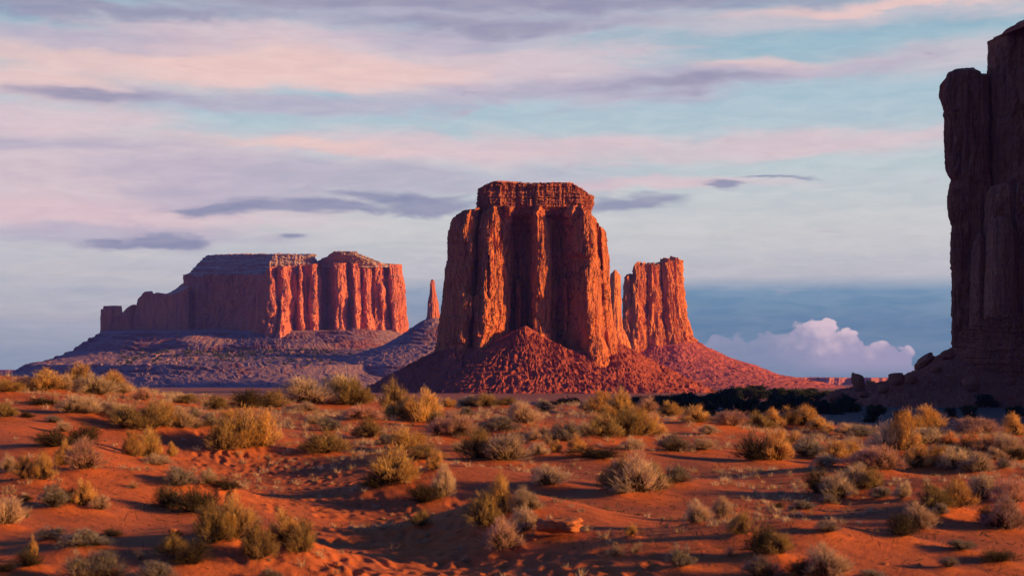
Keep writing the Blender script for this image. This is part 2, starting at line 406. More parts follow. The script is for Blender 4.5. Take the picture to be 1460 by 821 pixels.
M_dark = rock_mat('dark_sandstone', (.52, .13, .075), (.22, .06, .045), (.60, .19, .10), .5, .8, .8, bump=.6, joints=.35)
M_darktal = rock_mat('dark_debris', (.46, .11, .07), (.24, .065, .05), (.54, .17, .10), .45, .4, .1, bump=.7, joints=0.0)
M_dark2 = rock_mat('reddish_lit_buttress', (.60, .16, .095), (.30, .08, .06), (.66, .22, .12), .5, 1.0, .8, bump=.7, joints=.35)  # lighter than the cliff rock, standing in for light on the buttresses
M_hill = rock_mat('far_plateau_rock', (.44, .14, .13), (.26, .09, .10), (.50, .21, .18), 3.0, 1.0, .6, bump=.4, joints=0.0)

# --- central butte
D = 2000.0
bt = thing('butte', 'tall flat-topped red sandstone butte with ledgy cap in the middle of the plain', 'butte', (0, D, 0))
plan = [(632, -45), (636, -14), (646, 2), (656, 10), (667, 15), (671, 10), (674, -4), (677, -10), (680, 2), (685, 15), (690, 21), (697, 20), (704, 14),
        (712, 8), (720, 2), (726, -6), (728, -28), (736, -34), (746, -33), (755, -26), (761, -14), (763, 6), (766, 15), (771, 15), (777, 10), (783, 2),
        (785, -20), (793, -26), (802, -23), (812, -12), (822, 0), (832, 11), (837, 17), (843, 17), (849, 12), (855, 2), (858, -8), (863, -8), (868, -16),
        (870, -45), (868, -110), (820, -150), (700, -155), (640, -120)]
sil = [(296, 650, 856), (304, 644, 859), (330, 640, 863), (370, 638, 867), (385, 635, 868), (420, 632, 870), (460, 628, 872), (480, 626, 875), (500, 622, 880), (530, 616, 888)]
top = [(632, 312), (640, 303), (648, 300), (664, 300), (676, 296), (700, 294), (835, 294), (850, 297), (858, 308), (870, 326)]
bot = [(632, 520), (870, 530)]
feats = [(830, 332, 19, 33, 9), (822, 350, 8, 12, 6), (738, 436, 4.5, 38, 26), (746, 452, 6, 26, 14), (745, 300, 20, 9, 12), (745, 300, 19, 18, 9), (745, 300, 18, 30, 6), (800, 300, 16, 10, 10), (803, 300, 15, 22, 7), (855, 352, 4, 32, -9), (692, 300, 3, 22, -7), (697, 395, 2, 30, -8),
         (773, 450, 9, 24, -8), (806, 440, 2.5, 45, 12), (660, 320, 9, 25, 4), (676, 450, 8, 30, 8), (700, 445, 14, 30, 4), (650, 470, 16, 18, 5), (786, 330, 3, 22, 12)]
wall('cliff', bt, D, plan, sil, top, bot, M_main, n=1150, m=340, seed=1, relief=1.45, irr=5.0, col=(3.4, 13), crack=3.0, slab=1.6, warp=2.5, strata=.6, jag=1.2, feats=feats, cap=1.5, rough=.3, facet=.5, round_top=6, smooth_n=1, basebatter=3)
capplan = [(682, -40), (684, -12), (692, 0), (715, 5), (740, -2), (770, 4), (800, 0), (828, -2), (842, -16), (845, -60), (830, -110), (700, -110)]
wall('cap_rock', bt, D, capplan, [(258, 692, 833), (264, 686, 834), (270, 682, 839), (280, 680, 845), (290, 681, 846), (299, 682, 844), (306, 684, 841)],
     [(682, 270), (690, 263), (697, 259.5), (720, 260.5), (760, 262), (800, 261), (828, 262), (836, 270), (845, 280)], [(682, 306), (845, 306)], M_cap,
     feats=[(763, 302, 100, 5, -5), (763, 262, 100, 4, 2)], n=720, m=90, seed=4, col=(2.2, 9), crack=2.5, strata=1.0, beds=2.2, jag=1.3, blocky=1.0, cap=.6, rough=.8, smooth_n=1)
P = lambda *a: list(a)
rim = [(0, 113, 482, P((36, 501), (90, 527), (142, 553), (190, 572))), (18, 112, 496, P((30, 520), (70, 540), (130, 562), (180, 572))),
       (32, 114, 503, P((30, 524), (70, 543), (120, 561), (170, 572))), (55, 88, 495, P((40, 517), (85, 539), (135, 562), (170, 572))),
       (75, 74, 476, P((42, 504), (90, 534), (140, 561), (170, 572))), (92, 70, 464, P((45, 497), (95, 531), (145, 561), (170, 572))),
       (108, 76, 473, P((42, 500), (90, 532), (140, 561), (170, 572))), (125, 90, 489, P((36, 508), (80, 535), (125, 562), (160, 572))),
       (145, 112, 496, P((30, 512), (66, 538), (105, 562), (140, 572))), (165, 120, 498, P((36, 514), (84, 538), (115, 560), (145, 575))),
       (180, 119, 497, P((38, 516), (92, 545), (125, 562), (160, 575))), (225, 120, 495, P((40, 520), (85, 545), (120, 562), (160, 572))),
       (270, 95, 490, P((40, 515), (85, 540), (130, 562), (170, 572))), (320, 118, 486, P((40, 510), (90, 535), (140, 560), (180, 572)))]
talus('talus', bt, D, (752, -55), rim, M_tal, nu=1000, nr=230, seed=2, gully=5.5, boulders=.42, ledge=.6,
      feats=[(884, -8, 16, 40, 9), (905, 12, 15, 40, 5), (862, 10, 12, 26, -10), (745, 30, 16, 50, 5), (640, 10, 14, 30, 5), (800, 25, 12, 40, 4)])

# --- long mesa far off
D = 5000.0
ms = thing('mesa', 'long snow-dusted mesa, half shaded and half glowing, far beyond the dune', 'mesa', (0, D, 0))
plan = [(262, -100), (300, -72), (345, -34), (372, -8), (382, 2), (385, 6), (390, 2), (395, -9), (399, -1), (402, 8), (408, 5), (413, -7), (418, -14), (425, -16),
        (428, -5), (430, -7), (432, -18), (443, -17), (447, -6), (450, -5), (453, -12), (456, -30), (468, -36), (478, -22), (481, -2), (486, 0), (493, -6), (497, -16),
        (504, -12), (507, -2), (513, -9), (518, -20), (524, -12), (529, -16), (534, -25), (541, -19), (545, -16), (549, -24), (556, -34), (561, -20), (565, -22), (571, -32), (577, -50),
        (574, -130), (520, -190), (400, -210), (290, -190)]
plan = [(x, d_ - .22 * max(0, x - 400)) for x, d_ in plan]
top = [(262, 392), (270, 391), (380, 391), (386, 381), (400, 380), (440, 378), (455, 375), (545, 375), (560, 376), (577, 377)]
wall('cliff', ms, D, plan, [(375, 263, 572), (395, 263, 574), (440, 262, 577), (470, 259, 579), (490, 250, 588)], top, [(262, 486), (577, 488)], M_far,
     n=1300, m=150, seed=11, relief=1.25, irr=6.0, col=(3.6, 10), crack=2.4, slab=1.6, warp=3, strata=.5, jag=.5, feats=[(560, 383, 14, 10, -5)], cap=-1, rough=.5, smooth_n=1, basebatter=4)
wall('ridge_wall', ms, D, [(144, -120), (150, -112), (160, -113), (170, -118), (186, -112), (191, -116), (194, -104), (210, -98), (240, -92), (268, -82), (275, -140), (200, -150), (150, -140)],
     [(410, 145, 275), (470, 143, 275), (490, 138, 280)],
     [(144, 441), (147, 441), (148, 437), (160, 437), (162, 448), (169, 451), (173, 447), (180, 440), (187, 435), (188.5, 437), (189.5, 450), (192, 450), (194, 436), (196, 427), (204, 418), (206, 416.5), (217, 416),
      (219, 420), (226, 418), (243, 420), (250, 418), (262, 413), (275, 405)], [(144, 486), (275, 488)], M_far, n=700, m=90, seed=14, warp=.4, slab=.6, facet=.2, col=(1.0, 8), crack=1.0, strata=.4, jag=.5, cap=1, rough=.4, smooth_n=0)
wall('cap_rock', ms, D, [(266, -112), (300, -84), (345, -48), (380, -18), (400, -22), (440, -34), (450, -60), (440, -150), (300, -150)],
     [(361, 302, 448), (364, 296, 449), (371, 287, 450), (374, 284, 449), (384, 274, 449), (392, 265, 452), (398, 262, 452)],
     [(262, 364), (300, 363), (330, 362), (440, 363), (452, 363)], [(262, 396), (452, 396)], M_farcap, n=620, m=70, seed=17, col=(2.4, 10), crack=1.2, strata=1.6, beds=1.8, blocky=1.0, jag=1.0, cap=.3, rough=1.0, smooth_n=1)
wall('cap_rock', ms, D, [(458, -62), (480, -44), (515, -40), (540, -46), (556, -70), (540, -130), (470, -130)],
     [(357, 476, 508), (362, 470, 512), (368, 462, 528), (373, 452, 542), (379, 446, 556)],
     [(440, 359.5), (476, 358.5), (508, 358.5), (560, 359)], [(440, 381), (560, 381)], M_farcap, n=360, m=50, seed=19, col=(2.2, 9), crack=1.0, strata=1.4, beds=1.6, blocky=.8, jag=.7, cap=.2, rough=.9, smooth_n=1)
rim = [(0, 205, 470, P((14, 477), (40, 488), (60, 497), (90, 506), (150, 516), (165, 528), (210, 550), (250, 566))),
       (15, 190, 471, P((16, 478), (50, 490), (62, 499), (110, 507), (190, 517), (205, 530), (260, 551), (300, 566))),
       (45, 108, 471, P((16, 479), (58, 491), (72, 501), (150, 508), (300, 519), (318, 532), (400, 552), (450, 566))),
       (75, 78, 472, P((16, 480), (60, 492), (75, 502), (160, 508), (330, 520), (350, 533), (430, 553), (480, 566))),
       (105, 58, 471, P((16, 480), (60, 492), (75, 502), (160, 508), (330, 520), (350, 533), (430, 553), (480, 566))),
       (150, 90, 470, P((16, 479), (52, 491), (66, 501), (130, 508), (260, 520), (275, 532), (350, 552), (400, 566))),
       (172, 180, 471, P((14, 480), (40, 490), (52, 500), (90, 510), (150, 521), (165, 530), (230, 552), (290, 566))),
       (184, 214, 471, P((14, 480), (34, 491), (46, 500), (70, 510), (100, 521), (110, 527), (200, 545), (290, 566))),
       (230, 150, 470, P((14, 480), (34, 491), (46, 500), (70, 510), (100, 521), (110, 527), (200, 545), (290, 566))),
       (310, 150, 470, P((14, 480), (34, 491), (46, 500), (70, 510), (100, 521), (110, 527), (200, 545), (290, 566)))]
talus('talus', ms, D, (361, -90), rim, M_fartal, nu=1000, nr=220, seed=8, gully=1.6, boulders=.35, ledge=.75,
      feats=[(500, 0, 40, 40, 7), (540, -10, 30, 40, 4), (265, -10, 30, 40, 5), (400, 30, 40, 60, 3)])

# --- thin spire beside it
D = 4600.0
spn = thing('rock_spire', 'thin rock needle on a dark cone, alone in the gap left of the tall butte', 'spire', (0, D, 0))
wall('needle', spn, D, [(610, -4), (612, 2), (616, 3), (620, 1), (624, -4), (620, -11), (613, -11)],
     [(398, 613.2, 619.5), (410, 612.5, 620.5), (418, 612, 622), (432, 610.5, 625), (445, 609.5, 626.5), (458, 607, 628)],
     [(610, 402), (614, 399), (618, 398.5), (624, 401)], [(610, 462), (624, 462)], M_far, n=160, m=90, seed=23, warp=.6, slab=.4, col=(.8, 5), crack=.8, strata=.4, jag=.4, cap=.5, rough=.35)
rim = [(a, 8, 453, P((l, 460), (l * 3.2, 478), (l * 5, 491), (l * 8, 503), (l * 13, 520), (l * 15, 548), (l * 18, 566))) for a, l in ((0, 11), (90, 11), (180, 12), (270, 11))]
talus('talus', spn, D, (618, -4), rim, M_fartal, nu=360, nr=150, seed=5, gully=1.5, boulders=.6, ledge=.6)

# --- orange butte behind the right shoulder of the central one
D = 3800.0
ob = thing('butte', 'smaller castle-like orange butte with a jagged rim, behind the right shoulder of the tall butte', 'butte', (0, D, 0))
plan = [(889, -30), (890, -14), (893, -3), (896, -2), (898, -9), (901, -3), (904, 4), (909, 8), (915, 3), (919, -5), (922, -10), (925, 0), (930, 7), (936, 5), (941, -3), (944, -11), (947, 0), (952, 9),
        (958, 6), (963, 0), (966, 4), (970, -2), (974, -16), (975, -50), (955, -85), (905, -85)]
top = [(889, 397), (892, 393), (895, 393), (897, 400), (899, 396), (902, 384), (904, 378), (912, 377.5), (920, 379), (926, 377), (943, 377), (945, 378), (947, 373), (952, 373), (955, 370), (958, 371), (960, 374), (963, 371), (966, 369.5), (970, 370), (975, 374)]
plan = [(x, .7 * d_ - .42 * (x - 925)) for x, d_ in plan]
wall('cliff', ob, D, plan, [(370, 891, 972), (400, 891, 973.5), (430, 890, 976), (455, 889, 979), (480, 887, 987), (500, 880, 1000)], top, [(889, 508), (975, 506)], M_mid,
     n=820, m=230, seed=31, relief=1.0, irr=3.5, slab=1.6, col=(2.4, 5.5), crack=2.2, warp=1.8, strata=1.3, jag=2.4, cap=2, rough=.6, facet=.8, smooth_n=0, basebatter=5)
rim = [(0, 48, 478, P((8, 484), (30, 496), (65, 513), (130, 535), (190, 545), (260, 560))), (45, 50, 490, P((14, 498), (40, 512), (80, 526), (140, 541), (190, 549), (260, 560))),
       (90, 36, 494, P((20, 504), (60, 519), (100, 532), (150, 544), (200, 552), (260, 560))), (135, 46, 492, P((14, 500), (44, 514), (90, 531), (130, 545), (180, 553), (240, 560))),
       (180, 46, 485, P((10, 492), (40, 508), (80, 529), (120, 545), (170, 553), (230, 560))), (270, 40, 480, P((10, 490), (40, 505), (80, 528), (120, 545), (170, 553), (230, 560)))]
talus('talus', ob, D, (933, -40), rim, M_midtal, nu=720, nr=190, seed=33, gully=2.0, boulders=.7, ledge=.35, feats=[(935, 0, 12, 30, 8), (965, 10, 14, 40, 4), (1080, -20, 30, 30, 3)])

D = 3650.0
pn_ = thing('rock_pinnacle', 'rounded orange sandstone pinnacle wedged between the tall butte and the castle-like one', 'pinnacle', (0, D, 0))
wall('shaft', pn_, D, [(868, -8), (870, 0), (876, 4), (882, 2), (886, -4), (888, -12), (882, -22), (872, -22)],
     [(384, 871.5, 883), (392, 870, 885), (420, 869, 885.5), (450, 867, 886.5), (468, 865, 888), (480, 862, 894), (505, 856, 902)],
     [(868, 393), (872, 388), (877, 385.5), (882, 387), (888, 394)], [(868, 515), (888, 515)], M_mid, n=220, m=150, seed=41, warp=.8, slab=.5, col=(1.0, 6), crack=1.3, strata=.6, jag=.6, cap=1, rough=.4, basebatter=2)

# --- far plateaus on the skyline
def plateau(name, D, x0, x1, y, seed):
    o = wall(name, None, D, [(x0, -30)] + [(x, 8 * math.sin(x * .11 + seed) + 4 * math.sin(x * .31)) for x in np.arange(x0 + 8, x1 - 7, 5)] + [(x1, -30), (x1, -200), (x0, -200)],
             [(y - 5, x0, x1), (y + 6, x0 - 3, x1 + 3), (558, x0 - 20, x1 + 20)], [(x0, y + 1.5), (x0 + 25, y), ((x0 + x1) / 2, y + .5), (x1 - 40, y), (x1, y + 1)], [(x0, 560), (x1, 560)], M_hill,
             n=700, m=40, seed=seed, col=(3, 16), crack=3, strata=1.2, jag=.35, cap=.2, rough=.6)
    o['kind'] = 'structure'; return o
plateau('hills', 9000.0, 1075, 1420, 538, 3)
plateau('hills', 9500.0, -420, 78, 527.5, 6)

# --- dark cliff at the edge, in the shade of its own mass
D = 900.0
dk = thing('cliff', 'towering dark shaded cliff with a rounded tower, cut off by the picture edge', 'cliff', (0, D, 0))
wall('rock_tower', dk, D, [(1342, -34), (1346, -8), (1356, 2), (1372, 6), (1392, 7), (1404, 2), (1409, -16), (1418, -44), (1432, -50), (1432, -80), (1390, -95), (1350, -80)],
     [(98, 1342, 1430), (118, 1337, 1430), (134, 1337, 1430), (150, 1341, 1430), (172, 1348, 1430), (225, 1348, 1431), (244, 1351, 1431), (258, 1356, 1432), (276, 1353, 1432), (312, 1354, 1432), (324, 1358, 1432), (345, 1356, 1432), (400, 1357, 1432), (440, 1357, 1432), (500, 1359, 1434)],
     [(1342, 124), (1346, 112), (1352, 104), (1362, 100), (1376, 99), (1392, 99), (1401, 103), (1408, 108), (1432, 106)], [(1342, 512), (1432, 512)], M_dark,
     n=560, m=330, seed=51, irr=4.0, col=(3.2, 14), crack=2.6, slab=2.0, strata=1.3, jag=.5, cap=2, rough=.5, round_top=7)
wall('rock_mass', dk, D, [(1418, -40), (1421, -16), (1430, -4), (1446, 3), (1475, 6), (1520, 10), (1590, 60), (1600, 400), (1612, 1000), (1600, 1700), (1640, 1800), (1760, 1700), (1800, 1000), (1790, 300), (1770, -60), (1600, -150), (1450, -110)],
     [(20, 1424, 1800), (40, 1424, 1800), (52, 1423, 1800), (80, 1420, 1800), (120, 1417, 1800), (250, 1416, 1800), (512, 1408, 1800)],
     [(1418, 52), (1424, 49), (1432, 41), (1446, 32), (1462, 27), (1520, 18), (1600, 20), (1800, 20)], [(1418, 545), (1500, 545), (1600, 570), (1800, 570)], M_dark,
     n=1500, m=200, seed=55, irr=4.0, radial=True, persp=False, slab=2.2, col=(4.0, 18), crack=3, strata=.6, jag=1.0, cap=3, rough=.6)
wall('buttress', dk, D, [(1402, -20), (1405, 12), (1416, 30), (1440, 34), (1446, 18), (1450, 34), (1475, 40), (1520, 42), (1525, -25), (1420, -30)],
     [(250, 1403, 1525), (545, 1394, 1527)], [(1402, 278), (1407, 268), (1425, 262), (1443, 257), (1447, 262), (1451, 254), (1470, 250), (1525, 240)], [(1402, 545), (1525, 545)], M_dark2,
     n=380, m=150, seed=57, irr=5.0, col=(1.8, 11), crack=1.8, strata=.8, jag=.8, cap=2, rough=.5, round_top=4)
wall('buttress', dk, D, [(1404, 10), (1407, 44), (1416, 60), (1432, 66), (1446, 60), (1453, 40), (1455, 10), (1410, -10)],
     [(308, 1406, 1450), (330, 1405, 1453), (420, 1402, 1455), (545, 1396, 1462)], [(1404, 322), (1409, 313), (1420, 309), (1440, 310), (1449, 316), (1455, 326)], [(1404, 545), (1455, 545)], M_dark2,
     n=320, m=170, seed=59, col=(1.2, 10), crack=1.2, strata=.9, jag=.4, cap=2, rough=.5, round_top=6)
wall('buttress', dk, D, [(1383, 0), (1386, 22), (1396, 32), (1405, 26), (1410, 0), (1390, -6)], [(330, 1386, 1408), (380, 1384, 1409), (545, 1376, 1413)],
     [(1383, 345), (1388, 335), (1400, 332), (1410, 340)], [(1383, 545), (1410, 545)], M_dark2, n=220, m=130, seed=61, col=(1.0, 8), crack=1.0, strata=.9, jag=.4, cap=1, rough=.5, round_top=4)
wall('ledge', dk, D, [(1358, -12), (1366, 14), (1382, 44), (1400, 66), (1440, 84), (1500, 70), (1560, 50), (1560, -20), (1380, -30)], [(452, 1364, 1560), (480, 1361, 1562), (520, 1352, 1596)],
     [(1358, 478), (1368, 470), (1385, 462), (1405, 452), (1430, 448), (1560, 446)], [(1358, 545), (1560, 545)], M_dark, n=520, m=80, seed=63, col=(2.6, 12), crack=1.6, strata=2.0, beds=2.2, jag=1.4, blocky=1.6, cap=2, rough=.6)
rim = [(0, 130, 500, P((30, 520), (50, 535), (90, 548), (150, 562), (220, 590))), (45, 100, 500, P((24, 514), (54, 531), (84, 545), (130, 558), (200, 600))),
       (90, 70, 499, P((22, 513), (52, 530), (82, 544), (130, 557), (200, 600))), (135, 98, 500, P((24, 513), (54, 530), (84, 544), (140, 557), (210, 600))),
       (180, 112, 494, P((40, 519), (60, 532), (92, 544), (165, 556), (240, 600))), (225, 110, 500, P((40, 519), (60, 532), (92, 544), (165, 556), (240, 600))), (270, 100, 500, P((40, 519), (60, 532), (92, 544), (165, 556), (240, 600)))]
talus('talus', dk, D, (1470, -40), rim, M_darktal, nu=760, nr=170, seed=66, gully=2.0, boulders=2.2, ledge=.2)

# ------------------------------------------------------------------ the ground
FLOOR = 13.0
CREST = [(-300, 530), (0, 538), (60, 541), (120, 543), (180, 551), (230, 560), (330, 566), (400, 568), (470, 571), (540, 573), (620, 579), (700, 577), (760, 575), (830, 577), (900, 584), (950, 590),
         (1000, 590), (1060, 599), (1120, 604), (1180, 611), (1240, 616), (1320, 614), (1400, 618), (1460, 620), (1800, 622)]
CRD = [(-300, 36), (0, 38), (200, 42), (500, 44), (800, 46), (1100, 44), (1460, 44), (1800, 44)]
MOUNDS = []          # (x, y, rx, ry, rot, height) filled in below
TX = np.arange(-330, 1830, 2.0)
def _soft(pts):
    v = np.interp(TX, *np.array(pts, float).T); g = np.exp(-(np.arange(-60, 61) / 22.0) ** 2); g /= g.sum()
    return np.convolve(np.pad(v, 60, mode='edge'), g, 'valid')
TC, TD = _soft(CREST), _soft(CRD)
def base_height(x, y):
    r = np.hypot(x, y); az = np.clip(np.arctan2(x, y), -.42, .42)
    px = CX + F * np.tan(az)
    rc = np.interp(px, TX, TD)
    dc = (np.interp(px, TX, TC) - HY) * rc * np.cos(az) / F
    d0 = 1.50
    t = np.clip((r - 11) / (rc - 11), 0, 1)
    drop = d0 + (dc - d0) * t
    drop = np.where(r < 11, 1.60 - .10 * np.clip(r / 11, 0, 1), drop)
    s = np.clip(r - rc, 0, None)
    drop = drop + (FLOOR - drop) * (1 - np.exp(-(s / 34.0) ** 2))
    return -drop
def interp_v(x, pts):
    p = np.array(pts, float); return np.interp(x, p[:, 0], p[:, 1])
def height(x, y, detail=True):
    x = np.asarray(x, float); y = np.asarray(y, float)
    z = base_height(x, y)
    r = np.hypot(x, y)
    near = 1 - sstep(r, 60, 110)
    z = z + near * (.15 * fbm(x / 5.5, y / 7.5, .3, 3) + .032 * fbm(x / 1.5, y / 2.1, 3.3, 3)) * sstep(r, 3, 9)
    z = z + (1 - near) * sstep(r, 100, 300) * .5 * fbm(x / 60, y / 60, 7.7, 3) * (1 - sstep(r, 3000, 6000))
    for (mx, my, rx, ry, rot, h) in MOUNDS:
        sel = (np.abs(x - mx) < 3 * max(rx, ry)) & (np.abs(y - my) < 3 * max(rx, ry))
        if not sel.any(): continue
        dx, dy = x[sel] - mx, y[sel] - my
        c, s_ = math.cos(rot), math.sin(rot)
        a, b = (c * dx + s_ * dy) / rx, (-s_ * dx + c * dy) / ry
        z[sel] += h * np.exp(-(a * a + b * b))
    return z
def on_ground(px, py, far=47.0):
    """the point of the dune seen at this row and column of the photograph"""
    ys = np.linspace(9.5, far, 900)
    xs = (px - CX) / F * ys
    rows = HY - F * height(xs, ys) / ys
    ok = np.where(rows <= py)[0]
    i = ok[0] if len(ok) else int(np.argmin(rows))
    return float(xs[i]), float(ys[i])
def mound(px, py, rx, ry, h, rot=0.0):
    x, y = on_ground(px, py); MOUNDS.append((x, y, rx, ry, rot, h))
# broad shapes of the dune: the trodden hollow, the ridge on its right, and the lobes
_pend = [(560, 665, 1.0, 1.3, .28), (640, 695, 1.0, 1.2, .32), (725, 745, .9, 1.1, .28), (790, 760, .8, .8, .08),
         (430, 670, 1.8, 2.2, -.20), (490, 720, 1.2, 1.6, -.20), (560, 765, 1.0, 1.4, -.16), (350, 655, 1.4, 1.4, -.10),
         (60, 655, 1.6, 1.5, .20), (130, 690, 1.3, .8, .14), (275, 705, .9, .8, .20), (345, 785, .75, .7, .22), (100, 770, .9, .6, .06),
         (1210, 690, 1.6, 1.2, .22), (1330, 705, 1.3, 1.0, .20), (1330, 745, .8, .6, .14), (1430, 735, 1.2, .8, .2), (920, 690, 1.1, .8, .12), (800, 700, .8, .7, .12),
         (1000, 735, .9, .5, .10), (1095, 775, .8, .6, .12), (1180, 800, .9, .5, .08), (1080, 800, 2.6, 1.3, .26), (860, 760, 1.2, 1.0, .08), (640, 810, 1.0, .8, -.10), (300, 810, 1.2, .8, .10), (1080, 640, 2.2, 1.5, .12), (700, 645, 1.6, 1.2, .14), (350, 625, 1.3, 1.0, .10), (200, 605, 1.6, 1.2, .12), (90, 575, 2.2, 1.6, .12)]
_c = []
for (px, py, rx, ry, h) in _pend:
    x, y = on_ground(px, py); _c.append((x, y, rx, ry, 0.0, h))
MOUNDS += _c

